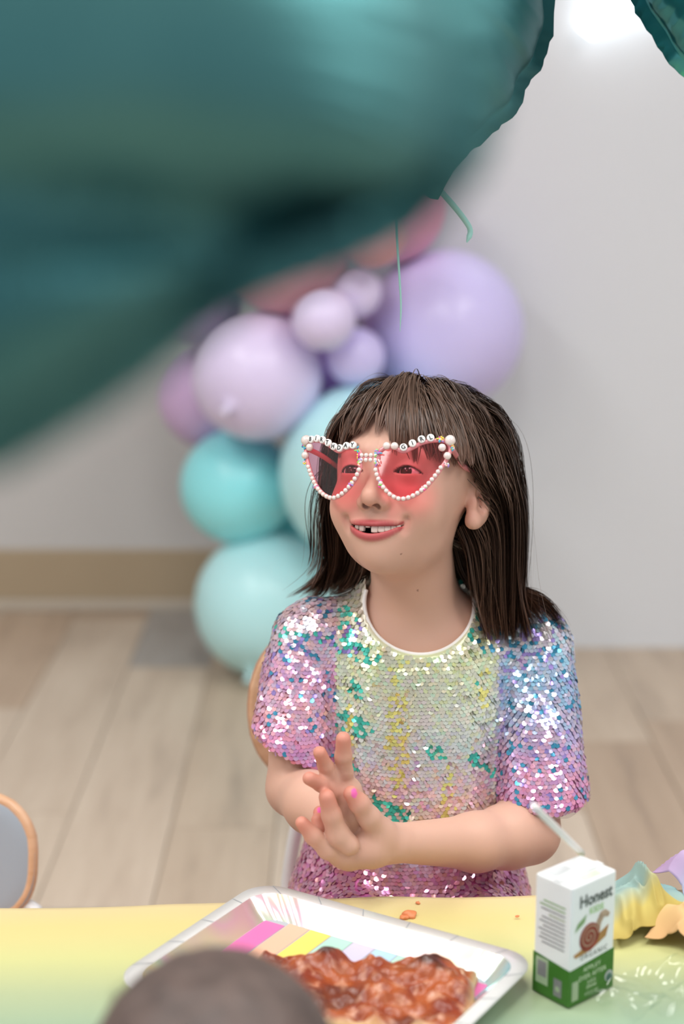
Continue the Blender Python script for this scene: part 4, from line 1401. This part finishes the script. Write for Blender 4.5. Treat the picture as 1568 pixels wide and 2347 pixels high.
# the 300 that show largest: facing the camera, on the bodice and sleeves
view = np.array([0, 0, CAM_Z]) - SPc; view /= np.linalg.norm(view, axis=1)[:, None]
ppx, ppy = px_of(SPc)
vis = (tilt_v * view).sum(1) - .3 * (SPc[:, 1] - 1.55) - 4 * ((ppx < 560) | (ppx > 1340) | (ppy > 1880) | (ppy < 1400))
handzone = (ppx < 900) & (ppy > 1670)
vis -= handzone * 2
top300 = np.argsort(-vis)[:300]
rest = np.setdiff1d(np.arange(nS), top300)
m_seq = mat('sequin_film', (1, 1, 1), 0.17, metal=0.5, spec=0.7)
attr_col(m_seq)
Vr = SPc[rest][:, None, :] + SR_ * (disc[None, :, 0:1] * sx_[rest][:, None] + disc[None, :, 1:2] * sy_[rest][:, None] + disc[None, :, 2:3] * tilt_v[rest][:, None])
Fr = dfaces[None] + (np.arange(len(rest)) * 2 * NSD)[:, None, None]
so_ = link('sequins', np_mesh('sequins', Vr.reshape(-1, 3), Fr.reshape(-1, 4), False, np.repeat(SC[rest], 2 * NSD, axis=0)), m_seq, dress)
so_['kind'] = 'stuff'
dm = {}
for k in top300:
    cq = tuple(np.round(SC[k] ** .4545 * 7).astype(int))
    if cq not in dm:
        me = np_mesh('sequin', disc * SR_, dfaces, False, np.tile(SC[k], (2 * NSD, 1)))
        me.materials.append(m_seq)
        dm[cq] = me
    o = bpy.data.objects.new('sequin', dm[cq])
    COL.objects.link(o)
    M = Matrix([[sx_[k][0], sy_[k][0], tilt_v[k][0], SPc[k][0]], [sx_[k][1], sy_[k][1], tilt_v[k][1], SPc[k][1]], [sx_[k][2], sy_[k][2], tilt_v[k][2], SPc[k][2]], [0, 0, 0, 1]])
    o.parent = dress
    o.matrix_basis = M
# white binding round the neck
m_bind = mat('white_binding', srgb(240, 236, 234), 0.6)
pts = []
for a in np.linspace(math.radians(-196), math.radians(16), 70):
    x_, z_ = nc[0] + NHW * math.cos(a), nc[2] + NHH * math.sin(a)
    ys = np.linspace(1.53, 1.74, 420)
    pr = np.stack([np.full(420, x_), ys, np.full(420, z_)], -1).astype(np.float32)
    v = torso_f(pr) - .0050
    w = np.nonzero(v < 0)[0]
    if len(w):
        pts.append((x_, ys[w[0]], z_))
pts = np.array(pts)
for _ in range(3):
    pts[1:-1] = (pts[:-2] + pts[1:-1] * 2 + pts[2:]) / 4
MB().tube(pts, .0021, 8).build('neck_binding', m_bind, dress)
# sheer hem of the left sleeve
m_sheer = bpy.data.materials.new('sheer_organza'); m_sheer.use_nodes = True
b_ = bsdf(m_sheer); b_.inputs['Base Color'].default_value = (*srgb(236, 220, 224), 1); b_.inputs['Roughness'].default_value = .4; b_.inputs['Alpha'].default_value = .45
ha, hb = SLV_L; hp, hn = HEM_L
axd = (hb - ha) / np.linalg.norm(hb - ha)
tc_ = ha + axd * (((hp - ha) @ hn) / (axd @ hn))
rad_h = .0465
vs, fs = [], []
for j, (dz_, rr) in enumerate(((.004, rad_h - .001), (-.004, rad_h - .002), (-.0085, rad_h - .007))):
    for k in range(48):
        a = 2 * math.pi * k / 48
        vs.append((tc_[0] + rr * math.cos(a), tc_[1] + rr * math.sin(a), tc_[2] + dz_ + .0012 * math.sin(a * 9)))
for j in range(2):
    for k in range(48):
        k2 = (k + 1) % 48
        fs.append((j*48+k, j*48+k2, j*48+48+k2, j*48+48+k))
MB().add(vs, fs).build('sheer_hem', m_sheer, dress)

# ------------------------------------------------------------------ hair
SK_C, SK_R = np.array([0, .012, .024]), np.array([.070, .086, .075])
KR = np.array([.006, .010, .10])
rsh = np.random.RandomState(33)
G_ = RH_.T @ np.array([0, 0, -1.0])
hy = [-.09, -.06, -.04, -.022, .002, .03, .06, .11]
hz = [.064, .064, .054, .026, .004, -.030, -.055, -.06]
def scalp_points(n):
    out = []
    while sum(len(o) for o in out) < n:
        d = rsh.normal(size=(n * 3, 3)); d /= np.linalg.norm(d, axis=1)[:, None]
        p = SK_C + d * SK_R
        ok = p[:, 2] > np.interp(p[:, 1], hy, hz)
        out.append(p[ok])
    return np.vstack(out)[:n]
def ell_push(P, c, r, d=None):
    q = (P - c)
    k0 = np.linalg.norm(q / r, axis=1); k1 = np.linalg.norm(q / (r * r), axis=1) + 1e-9
    dist = k0 * (k0 - 1) / k1
    g = q / (r * r); g /= np.linalg.norm(g, axis=1)[:, None] + 1e-9
    push = np.where(dist < 0, -dist, 0)[:, None]
    return P + g * push
def smooth_rand(n, s):
    return rsh.normal(size=n) * s
NSTEP = 60
def grow(roots, lay, zend, bang, noise_amp=.0):
    n = len(roots)
    flick = rsh.rand(n)
    nr = (roots - SK_C) / (SK_R ** 2); nr /= np.linalg.norm(nr, axis=1)[:, None]
    P = roots + nr * (.002 + lay[:, None] * .5)
    v = roots - KR
    d = v - nr * (v * nr).sum(1)[:, None]
    d /= np.linalg.norm(d, axis=1)[:, None] + 1e-9
    d = d + nr * .10
    path = [P.copy()]
    step = .0048
    x0 = roots[:, 0]
    side = np.sign(x0 + 1e-6)
    stop = np.full(n, NSTEP)
    wz = lambda Q: (HC + Q @ RH_.T)[:, 2]
    for i in range(NSTEP):
        g = np.tile(G_, (n, 1))
        # fringe sweeps apart from the middle
        f_on = bang.astype(float)
        g = g + (f_on * .15 * np.clip((x0 + .004) / .03, -1, 1))[:, None] * np.array([1, 0, 0])
        g = g + (f_on * .10)[:, None] * np.array([0, -1, 0]) * (P[:, 2] < .05)[:, None]
        # beside the face hair is drawn back over the ear
        sd = (~bang) & (P[:, 2] < .055)
        g = g + (sd * .25 * (P[:, 1] < .03))[:, None] * np.array([0, 1, 0])
        low = (~bang) & (P[:, 2] < -.055)
        outw = np.where(side < 0, -.45 - 1.3 * flick, -.08 + .42 * flick ** 1.5)
        g = g + (low * outw * np.clip((-.055 - P[:, 2]) / .04, 0, 1.2))[:, None] * np.array([1, 0, 0])
        fw = (~bang) & (P[:, 2] < -.03) & (side > 0)
        g = g + (fw * -.10)[:, None] * np.array([0, 1, 0])
        d = d + .24 * g
        d /= np.linalg.norm(d, axis=1)[:, None]
        Q = P + d * step
        for lim, (c, r) in enumerate(((SK_C, SK_R), (np.array([0, -.010, -.024]), np.array([.058, .066, .068])))):
            Q = ell_push(Q, c, r + .003 + lay[:, None])
        # ears push hair outwards and back
        for s in (-1, 1):
            Q = ell_push(Q, np.array([s * .0725, .016, -.013]), np.array([.012, .018, .027]))
        # neck and shoulders
        QW = HC + Q @ RH_.T
        ts = torso_f(QW.astype(np.float32)) - .009 - lay * .5
        bad = ts < 0
        if bad.any():
            eps = .002
            gr = np.stack([torso_f((QW[bad] + np.eye(3)[k] * eps).astype(np.float32)) - torso_f((QW[bad] - np.eye(3)[k] * eps).astype(np.float32)) for k in range(3)], -1)
            gr /= np.linalg.norm(gr, axis=1)[:, None] + 1e-9
            QW[bad] -= gr * ts[bad][:, None]
            Q = (QW - HC) @ RH_
        # keep the face clear
        ymin = np.where(Q[:, 0] > 0, np.interp(Q[:, 2], [-.12, -.085, -.06, -.045, -.02, -.005, .005, .03, .06], [-.014, -.012, .006, .034, .040, .036, .018, -.032, -.08]),
                        np.interp(Q[:, 2], [-.12, -.06, -.02, .03, .06], [-.036, -.034, -.034, -.046, -.08]))
        c_ = (~bang) & (Q[:, 1] < ymin) & (Q[:, 2] < .05)
        Q[c_, 1] += .5 * (ymin - Q[:, 1])[c_]
        d = (Q - P); d /= np.linalg.norm(d, axis=1)[:, None] + 1e-9
        P = Q
        path.append(P.copy())
        z_now = wz(P)
        fin = (z_now < zend) & (stop == NSTEP)
        stop[fin] = i + 1
    return np.stack(path, 1), stop
def resample(path, stop, m):
    n = len(path)
    t = np.linspace(0, 1, m)[None] * stop[:, None]
    i = np.clip(np.floor(t).astype(int), 0, path.shape[1] - 2); u = (t - i)[..., None]
    r = np.arange(n)[:, None]
    return path[r, i] * (1 - u) + path[r, i + 1] * u
NG = 640
roots = scalp_points(NG)
xtra = scalp_points(1600); xtra = xtra[(xtra[:, 0] < -.045) & (xtra[:, 1] > -.03)][:90]
roots = np.vstack([roots, xtra])
thin = (roots[:, 1] < -.045) & (rsh.rand(len(roots)) < .4)
roots = roots[~thin]; NG = len(roots)
isb = (roots[:, 1] - KR[1] < -.75 * np.abs(roots[:, 0] - KR[0])) & (roots[:, 2] > .045)
lay = .002 + rsh.rand(NG) * .005 + .0015 * np.exp(-((roots - KR) ** 2).sum(1) / .03 ** 2)
lay = np.where(roots[:, 0] < -.02, lay * .8, lay) + (.009 + .005 * rsh.rand(NG)) * np.clip((roots[:, 0] - .01) / .04, 0, 1) * np.clip((roots[:, 1] + .02) / .04, 0, 1)
wroot = HC + roots @ RH_.T
zl_, zr_ = U(760, 1388, 1.65)[2], U(1180, 1418, 1.69)[2]
zend = np.where(roots[:, 0] < 0, zl_, zr_) + rsh.rand(NG) ** 1.6 * .045 - .008
eye_w = EYE[2]
zb_ = eye_w + .032 + .010 * rsh.normal(size=NG) + .024 * np.exp(-((roots[:, 0] + .004) / .007) ** 2) - .012 * np.clip(np.abs(roots[:, 0]) / .05, 0, 1)
zend = np.where(isb, np.minimum(zb_, wroot[:, 2] - .030), zend)
path, stop = grow(roots, lay, zend, isb)
MS = 21
for _ in range(4):
    path[:, 1:-1] = (path[:, :-2] + 2 * path[:, 1:-1] + path[:, 2:]) / 4
guides = resample(path, stop, MS)
NCH = 30
parent = np.repeat(np.arange(NG), NCH)
n = len(parent)
gpath = guides[parent]
t = np.linspace(0, 1, MS)
nr = (roots[parent] - SK_C) / (SK_R ** 2); nr /= np.linalg.norm(nr, axis=1)[:, None]
offs = rsh.normal(size=(n, 3)); offs -= nr * (offs * nr).sum(1)[:, None] * .8
spread = (.0050 * (1 - .80 * t ** 3.0))[None, :, None]
strands = gpath + offs[:, None, :] * spread
# gentle wave and frizz
for k in range(3):
    fr = 3 + 5 * rsh.rand(n); ph = rsh.rand(n) * 6.28
    strands[:, :, k] += (np.sin(t[None] * fr[:, None] + ph[:, None]) * .0006 * t[None])
# fly-away hairs
fly = rsh.rand(n) < .012
strands[fly] += (nr[fly][:, None, :] * (.010 * np.sin(t * 2.6))[None, :, None] + rsh.normal(size=(fly.sum(), 1, 3)) * .006 * t[None, :, None])
# shorten some strands so the ends are ragged
cutf = 1 - .10 * rsh.rand(n) ** 2
ti = t[None] * cutf[:, None] * (MS - 1)
i0 = np.clip(np.floor(ti).astype(int), 0, MS - 2); u = (ti - i0)[..., None]
ri = np.arange(n)[:, None]
strands = strands[ri, i0] * (1 - u) + strands[ri, i0 + 1] * u
# no strand may dip under the skin of the head
flat = strands.reshape(-1, 3)
for c, r in ((SK_C, SK_R + .0035), (np.array([0, -.018, -.018]), np.array([.056, .062, .067]))):
    flat = ell_push(flat, c, r)
strands = flat.reshape(n, MS, 3)
SW = HC + strands @ RH_.T
wid = .00052 * np.array([.8] + [1] * (MS - 4) + [.75, .5, .15])
tang = np.gradient(SW, axis=1); tang /= np.linalg.norm(tang, axis=2)[..., None] + 1e-9
axis_c = h2w((0, .01, .0))
outv = SW - axis_c; outv[..., 2] *= np.clip((SW[..., 2] - HC[2]) / .05, 0, 1)
outv += rsh.normal(size=(n, 1, 3)) * .02
s1 = np.cross(tang, outv); s1 /= np.linalg.norm(s1, axis=2)[..., None] + 1e-9
HV = np.stack([SW - s1 * wid[None, :, None], SW + s1 * wid[None, :, None]], 2).reshape(-1, 3)   # strand, ring, side
base_i = (np.arange(n) * MS * 2)[:, None]
kk = np.arange(MS - 1)[None, :] * 2
a_ = base_i + kk
HF = np.stack([a_, a_ + 1, a_ + 3, a_ + 2], -1).reshape(-1, 4)
hv = rsh.rand(n)
hc = lin_np((94, 72, 60)) * (.74 + .52 * hv[:, None]) * np.repeat(.85 + .3 * rsh.rand(NG), NCH)[:, None] 
hc = np.repeat(hc, MS * 2, axis=0)
tipw = np.tile(np.repeat(np.clip((t - .55) / .45, 0, 1), 2), n)
hc = blend(hc, lin_np((128, 82, 60)), tipw * .35)
# close-fitting cap of dense hair under the strands
nu_, nv_ = 72, 44
th = np.linspace(0, 2 * math.pi, nu_, endpoint=False); phh = np.linspace(.02, math.pi * .74, nv_)
TT, PP_ = np.meshgrid(th, phh, indexing='ij')
dirs = np.stack([np.sin(PP_) * np.cos(TT), np.sin(PP_) * np.sin(TT), np.cos(PP_)], -1).reshape(-1, 3)
cap = SK_C + dirs * (SK_R + .0028)
okc = cap[:, 2] > np.interp(cap[:, 1], hy, hz) - .001
ci = np.arange(nu_ * nv_).reshape(nu_, nv_)
cf = np.stack([ci, np.roll(ci, -1, 0)], -1)
CF_ = np.stack([ci[:, :-1], ci[:, 1:], np.roll(ci, -1, 0)[:, 1:], np.roll(ci, -1, 0)[:, :-1]], -1).reshape(-1, 4)
CF_ = CF_[okc[CF_].all(1)]
capw = HC + cap @ RH_.T
m_hair = mat('brown_hair', (1, 1, 1), 0.38, spec=0.45)
attr_col(m_hair)
allV = np.vstack([HV, capw]); allF = np.vstack([HF, CF_ + len(HV)])
allC = np.vstack([hc, np.tile(lin_np((58, 42, 34)), (len(capw), 1))])
hair = link('hair', np_mesh('hair', allV, allF, True, allC), m_hair, girl)

# ------------------------------------------------------------------ heart-shaped party glasses
gl_root = root('sunglasses', h2w((0, -.1, 0)), 'pink heart-shaped party sunglasses edged with pearls, sprinkles and letter beads', 'sunglasses')
def gy(x):
    return -.1035 + 3.4 * x * x           # frame front wraps round the face
def gw(x, z, dy=0.0):
    return h2w((x, gy(x) + dy + (z * .06), z))
# lens outline in head axes (x from the nose outwards, z up)
heart = [(.0085, .006), (.0100, .0145), (.0165, .0190), (.0245, .0185), (.0325, .0155), (.0400, .0190), (.0490, .0245), (.0590, .0275), (.0690, .0275), (.0735, .0215),
         (.0720, .0120), (.0670, .0010), (.0610, -.0095), (.0540, -.0190), (.0450, -.0265), (.0345, -.0300), (.0250, -.0265), (.0170, -.0190), (.0110, -.0100), (.0080, -.0010)]
HO = catmull_closed(heart, 120)
m_frame = mat('pink_clear_frame', srgb(236, 150, 156), 0.12, spec=0.6)
bsdf(m_frame).inputs['Alpha'].default_value = .8
m_lens = bpy.data.materials.new('pink_lens'); m_lens.use_nodes = True
nt = m_lens.node_tree; nt.nodes.clear()
o_ = nt.nodes.new('ShaderNodeOutputMaterial'); mx = nt.nodes.new('ShaderNodeMixShader'); tr = nt.nodes.new('ShaderNodeBsdfTransparent'); gs = nt.nodes.new('ShaderNodeBsdfGlossy')
tr.inputs[0].default_value = (*srgb(252, 156, 174), 1); gs.inputs['Roughness'].default_value = .04; mx.inputs[0].default_value = .05
nt.links.new(tr.outputs[0], mx.inputs[1]); nt.links.new(gs.outputs[0], mx.inputs[2]); nt.links.new(mx.outputs[0], o_.inputs[0])
m_pearl = mat('pearl', srgb(238, 222, 216), 0.16, spec=0.7, metal=0.15)
bsdf(m_pearl).inputs['Coat Weight'].default_value = .5
def pearl_mesh(r):
    return MB().lathe(sph_prof(r, 10), 16).mesh('pearl')
pm_ = {r: pearl_mesh(r) for r in (.00215, .0037, .0052)}
for me in pm_.values(): me.materials.append(m_pearl)
def pearl(p, r):
    o = bpy.data.objects.new('pearl', pm_[r]); COL.objects.link(o)
    o.parent = gl_root
    o.location = Vector(p) - Vector(gl_root.location)
    return o
spr_cols = [(70, 178, 214), (240, 216, 90), (232, 70, 150), (150, 210, 110), (250, 190, 190), (170, 140, 214), (250, 240, 236)]
spm = []
for c in spr_cols:
    me = MB().tube([(-.0016, 0, 0), (-.0013, 0, 0), (.0013, 0, 0), (.0016, 0, 0)], [.0003, .00075, .00075, .0003], 8).mesh('sprinkle')
    me.materials.append(mat('sprinkle_colour', srgb(*c), .35)); spm.append(me)
rg = np.random.RandomState(5)
def sprinkle(x, z, spread):
    p = gw(x + rg.normal() * spread * .6, z + rg.normal() * spread, -.0022 - rg.rand() * .0012)
    o = bpy.data.objects.new('sprinkle', spm[rg.randint(len(spm))]); COL.objects.link(o)
    o.parent = gl_root
    o.location = Vector(p) - Vector(gl_root.location)
    o.rotation_euler = (rg.rand() * .6, rg.rand() * 6.28, -.38 + rg.normal() * .25)
def arc_points(side, s0, s1, spacing):
    """points along the outline between two fractions of its length"""
    P = np.array([gw(side * x, z) for x, z in HO]); P = np.vstack([P, P[:1]])
    s = np.concatenate([[0], np.cumsum(np.linalg.norm(np.diff(P, axis=0), axis=1))])
    X = np.concatenate([HO[:, 0], HO[:1, 0]]); Zz = np.concatenate([HO[:, 1], HO[:1, 1]])
    L_ = s[-1]; a, b = s0 * L_, s1 * L_
    k = max(1, int(round((b - a) / spacing)))
    tt = np.linspace(a, b, k + 1)
    return [(float(np.interp(q, s, X)), float(np.interp(q, s, Zz))) for q in tt]
m_bead = mat('white_letter_bead', srgb(244, 242, 240), 0.3)
m_bl = mat('black_letter', srgb(28, 26, 30), 0.5)
Rfront = np.array(Matrix.Rotation(math.radians(90), 3, 'X'))
def letter_bead(ch, x, z, roll, side):
    p = gw(x, z, -.0028)
    yawl = math.atan2(6.8 * x, 1.0)
    A = RH_ @ np.array(Matrix.Rotation(yawl, 3, 'Z')) @ np.array(Matrix.Rotation(roll, 3, 'Y'))
    M = Matrix.Translation(Vector(p)) @ Matrix([list(r) for r in A]).to_4x4() @ Matrix.Rotation(math.radians(90), 4, 'X')
    r = .0036
    bd = MB().lathe([(0, -.0018), (r * .8, -.0018), (r, -.0011), (r, .0011), (r * .8, .0018), (0, .0018)], 20, M).build('letter_bead', m_bead, gl_root)
    me = text_mesh(ch, .0056, .00018)
    nn = len(me.vertices); co = np.empty(nn * 3, np.float32); me.vertices.foreach_get('co', co); co = co.reshape(-1, 3)
    out = np.array([(M @ Vector((x_, y_, .0020)))[:] for x_, y_, _ in co], np.float32)
    me.vertices.foreach_set('co', out.ravel()); me.update()
    link('letter', me, m_bl, bd)
for s in (-1, 1):
    rim = np.array([gw(s * x, z) for x, z in HO])
    inner_ = np.array([gw(s * (x - (x - .040) * .05), z - (z - 0) * .05) for x, z in HO])
    MB().tube(rim, .0021, 8, closed=True).build('rim', m_frame, gl_root)
    c_ = np.mean(HO, axis=0)
    vs, fs = [], []
    nr_ = 8
    for k in range(nr_ + 1):
        f_ = k / nr_
        for x, z in HO:
            xx, z2 = c_[0] + (x - c_[0]) * f_, c_[1] + (z - c_[1]) * f_
            vs.append(gw(s * xx, z2, .0006))
    for k in range(nr_):
        for i in range(120):
            j = (i + 1) % 120
            fs.append((k*120+i, k*120+j, k*120+120+j, k*120+120+i))
    MB().add(vs, fs).build('lens', m_lens, gl_root)
    # lower rim pearls: from the outer side round the bottom to the nose
    for x, z in arc_points(s, .515, .955, .00475):
        pearl(gw(s * x, z, -.0022), .00215)
    for (x, z) in ((.0735, .0285),):
        pearl(gw(s * x, z, -.002), .0052)
    for (x, z) in ((.0675, .0210), (.0725, .0135)):
        pearl(gw(s * x, z, -.003), .0037)
    for (x, z, nsp, spd) in ((.0760, .0225, 7, .0022), (.0720, .0065, 8, .0022), (.0100, .0125, 10, .0028), (.0090, .003, 5, .0018), (.0150, -.0165, 8, .0018), (.0540, -.0185, 8, .0018)):
        for _ in range(nsp): sprinkle(s * x, z, spd)
    # temple
    ptsT = [h2w((s * .0745, gy(.0745) + .002, .0215)), h2w((s * .0700, -.052, .0190)), h2w((s * .0675, -.02, .014)), h2w((s * .0705, .012, .012)), h2w((s * .0720, .036, -.006))]
    MB().tube(catmull(ptsT, 24), [.0026] * 20 + [.0022, .002, .0018, .0015], 10).build('temple', m_frame, gl_root)
for _ in range(12): sprinkle(.0655, .0290, .0022)
for i, ch in enumerate('BIRTHDAY'):
    xs_ = np.interp(i, [0, 7], [-.0660, -.0165])
    xo = np.array([p[0] for p in HO]); top = [(x, z) for x, z in HO if z > .010]
    zz_ = np.interp(-xs_, [.0100, .0165, .0245, .0325, .0400, .0490, .0590, .0690], [.0170, .0205, .0200, .0175, .0210, .0265, .0290, .0285])
    letter_bead(ch, xs_, zz_, 0.10 if i < 6 else .05, -1)
for i, ch in enumerate('GIRL'):
    xs_ = .0335 + i * .0078
    zz_ = np.interp(xs_, [.0325, .0400, .0490, .0590], [.0185, .0225, .0275, .0300])
    letter_bead(ch, xs_, zz_, -.42, 1)
for x in (.0175, .0250):
    pearl(gw(x, .0200, -.003), .0037)
# bridge: two rows of pearls on a bar
MB().tube([gw(x, .0085, .0005) for x in np.linspace(-.011, .011, 9)], .0018, 8).build('bridge', m_frame, gl_root)
for z in (.0110, .0064):
    for x in np.linspace(-.0072, .0072, 4):
        pearl(gw(x, z, -.0015), .00215)

# ------------------------------------------------------------------ chairs
m_ply = mat('peach_bent_plywood', srgb(222, 178, 142), 0.3, spec=.5)
noise_col(m_ply, srgb(226, 184, 150), srgb(206, 160, 124), 8, 4, stretch=(1, 1, 8))
m_plyedge = mat('plywood_edge', srgb(196, 140, 108), .5)
m_wsteel = mat('white_steel', srgb(220, 220, 222), 0.35)
def chair(c, rz, seat_z, back_w, back_z0, back_z1, label, lean=.06, rr_=None, panel=None):
    r = root('chair', (c[0], c[1], 0), label, 'chair', None)
    Rz = np.array(Matrix.Rotation(rz, 3, 'Z'))
    def cw_(x, y, z):
        q = Rz @ np.array([x, y, 0]); return np.array([c[0] + q[0], c[1] + q[1], z])
    # seat: rounded square slab, slightly dished
    sw, sd, th_ = .165, .155, .012
    lp = densify(rrect(-sw, -sd, sw, sd, .06), 64)
    vs, fs = [], []
    rings_ = [(0, 0), (.35, -.004), (.7, -.003), (.95, .0), (1, -.004), (1, -th_), (.7, -th_), (0, -th_)]
    for s, dz_ in rings_:
        for x, y in lp: vs.append(cw_(x * s, y * s, seat_z + dz_))
    for k in range(len(rings_) - 1):
        for i in range(64):
            j = (i + 1) % 64; fs.append((k*64+i, k*64+j, k*64+64+j, k*64+64+i))
    MB().add(vs, fs).build('seat', m_ply, r)
    # curved back panel
    lp = densify(rrect(-back_w, back_z0, back_w, back_z1, rr_ or min(back_w, (back_z1 - back_z0) / 2) * .92), 80)
    cz_ = (back_z0 + back_z1) / 2
    vs, fs = [], []
    def bk(x, z, off):
        y = .15 - .55 * x * x + lean * (z - back_z0) / (back_z1 - back_z0) + off
        return cw_(x, y, z)
    rg_ = [(0.0, 0), (.4, 0), (.8, 0), (.97, 0), (1, .002), (1, .011), (.97, .013), (.8, .013), (.4, .013), (0, .013)]
    for s, off in rg_:
        for x, z in lp: vs.append(bk(x * s, cz_ + (z - cz_) * s, off))
    for k in range(len(rg_) - 1):
        for i in range(80):
            j = (i + 1) % 80; fs.append((k*80+i, k*80+j, k*80+80+j, k*80+80+i))
    MB().add(vs, fs).build('backrest', panel or m_ply, r)
    if panel:
        MB().tube([bk(x * .965, cz_ + (z - cz_) * .965, .0065) for x, z in lp], .0068, 10, closed=True).build('bent_rim', m_ply, r)
    # three glued layers showing at the rim
    for off in (.0045, .0085):
        MB().tube([bk(x * 1.004, cz_ + (z - cz_) * 1.004, off) for x, z in lp], .0008, 6, closed=True).build('edge_layer', m_plyedge, r)
    for s in (-1, 1):
        MB().tube(catmull([cw_(s * back_w * .55, .175 + lean * .5, cz_), cw_(s * back_w * .62, .165, back_z0 + .01), cw_(s * .125, .155, seat_z + .04), cw_(s * .12, .12, seat_z - .012)], 16), .008, 10).build('back_post', m_wsteel, r)
        for y in (-.125, .125):
            MB().tube([cw_(s * .125, y, seat_z - .012), cw_(s * .15, y * 1.2, 0)], [.010, .009], 12).build('leg', m_wsteel, r)
    return r
cb0, cb1 = U(900, 1830, 1.80)[2], U(900, 1440, 1.80)[2]
chair((.062, 1.665), 0.0, .345, .168, cb0, cb1, 'peach bent plywood chair that the girl sits on', lean=.03)
lz1 = U(0, 1866, 1.72)[2]
m_reflect_pan = mat('blue_reflection_panel', srgb(160, 170, 182), .3)  # blue-grey reflection on the glossy peach back, put into its colour
chair((-.484, 1.60), -.12, .348, .125, .375, lz1, 'empty chair with blue-grey reflection painted on the back and peach bent rim beside the girl', lean=.03, rr_=.055, panel=m_reflect_pan)

# ------------------------------------------------------------------ child with back to the camera on the near side of the table
hd_top = U(485, 2212, .85)
HC2 = hd_top + np.array([0, 0, -.098])
m_hair2 = mat('dark_brown_hair', srgb(84, 70, 66), 0.55)
noise_col(m_hair2, srgb(92, 76, 70), srgb(64, 52, 48), 60, 3, stretch=(1, 1, .25))
m_shirt = mat('grey_shirt', srgb(120, 128, 150), 0.8)
def child_f(p):
    f = d_ell(p, HC2 + np.array([0, 0, .012]), (.068, .084, .078))
    f = smin(f, d_ell(p, HC2 + np.array([0, .02, -.035]), (.055, .055, .06)), .03)
    ax = p.copy(); ax[:, 0] = np.abs(p[:, 0] - HC2[0])
    f = smin(f, d_ell(ax, (.068, HC2[1] + .005, HC2[2] - .02), (.009, .016, .026)), .006)
    f = smin(f, d_cap(p, HC2 + np.array([0, 0, -.06]), HC2 + np.array([0, -.01, -.13]), .036, .04), .03)
    sh = HC2 + np.array([0, -.01, -.15])
    for s in (-1, 1):
        S = sh + np.array([s * .095, 0, -.01]); E = S + np.array([s * .03, .03, -.13]); Wr = E + np.array([-s * .03, .13, .03])
        f = smin(f, d_cap(p, sh, S, .034, .032), .03)
        f = smin(f, d_chain(p, [S, E, Wr], [.032, .027, .019], .01), .015)
        f = smin(f, d_ell(p, Wr + np.array([-s * .005, .03, 0]), (.018, .03, .010)), .012)
        for k in range(4):
            fb_ = Wr + np.array([(-s * .012 + s * .008 * k), .052, 0])
            f = smin(f, d_cap(p, fb_, fb_ + np.array([0, .026 - .004 * abs(k - 1.5), -.004]), .0052, .0046), .004)
        f = smin(f, d_cap(p, Wr + np.array([-s * .018, .02, .003]), Wr + np.array([-s * .03, .045, 0]), .006, .005), .006)
        Hp = sh + np.array([s * .05, 0, -.245]); Kn = Hp + np.array([s * .03, .17, .01]); Fo = Kn + np.array([0, -.01, -(Kn[2] - .05)])
        f = smin(f, d_chain(p, [Hp, Kn, Fo], [.05, .038, .026], .02), .03)
        f = smin(f, d_ell(p, Fo + np.array([0, .03, -.022]), (.028, .06, .025)), .015)
    f = smin(f, d_ell(p, sh + np.array([0, 0, -.10]), (.088, .06, .12)), .04)
    f = smin(f, d_ell(p, sh + np.array([0, 0, -.22]), (.088, .068, .07)), .04)
    return f
lo_ = np.array([HC2[0] - .19, HC2[1] - .12, 0.0]); hi_ = np.array([HC2[0] + .19, HC2[1] + .30, hd_top[2] + .02])
CVx, CFx = sdf_mesh(child_f, lo_ - .01, hi_, .004)
kid = root('person', (HC2[0], HC2[1], 0), 'small child with short dark hair facing the girl across the table', 'person')
m_skin2 = mat('skin_child', srgb(214, 172, 150), .5)
link('body', np_mesh('body', CVx, CFx), m_skin2, kid)
def hair2_f(p):
    f = d_ell(p, HC2 + np.array([0, -.002, .014]), (.076, .092, .084))
    f = smin(f, d_cap(p, HC2 + np.array([0, -.045, -.02]), HC2 + np.array([0, -.045, -.07]), .052, .04), .03)
    f = f + .0012 * fbm(p * np.array([1, 1, .3]), 301, 2, 60)
    face = d_ell(p, HC2 + np.array([0, .075, -.05]), (.07, .06, .085))
    return smax(f, -face, .008)
HV2, HF2 = sdf_mesh(hair2_f, HC2 - np.array([.11, .13, .15]), HC2 + np.array([.11, .13, .12]), .003)
link('hair', np_mesh('hair', HV2, HF2), m_hair2, kid)
def shirt_f(p):
    f = child_f(p) - .006
    neck = HC2[2] - .118
    f = np.maximum(f, p[:, 2] - neck)
    f = np.maximum(f, (HC2[2] - .40) - p[:, 2])
    return np.maximum(f, p[:, 1] - (HC2[1] + .075))
SV2, SF2 = sdf_mesh(shirt_f, lo_ - .01, hi_, .004)
link('shirt', np_mesh('shirt', SV2, SF2), m_shirt, kid)
st = HC2[2] - .15 - .245 - .055
stool = root('stool', (HC2[0], HC2[1] - .005, 0), 'low round stool under the dark-haired child', 'stool')
MB().lathe([(0, st - .02), (.12, st - .02), (.125, st - .014), (.125, st - .004), (.12, st), (0, st)], 40, Matrix.Translation(Vector((HC2[0], HC2[1] - .005, 0)))).build('seat', m_ply, stool)
for a in (45, 135, 225, 315):
    c_, s_ = math.cos(math.radians(a)), math.sin(math.radians(a))
    MB().tube([(HC2[0] + .085 * c_, HC2[1] + .085 * s_, st - .02), (HC2[0] + .11 * c_, HC2[1] + .11 * s_, 0)], .011, 10).build('leg', m_wsteel, stool)
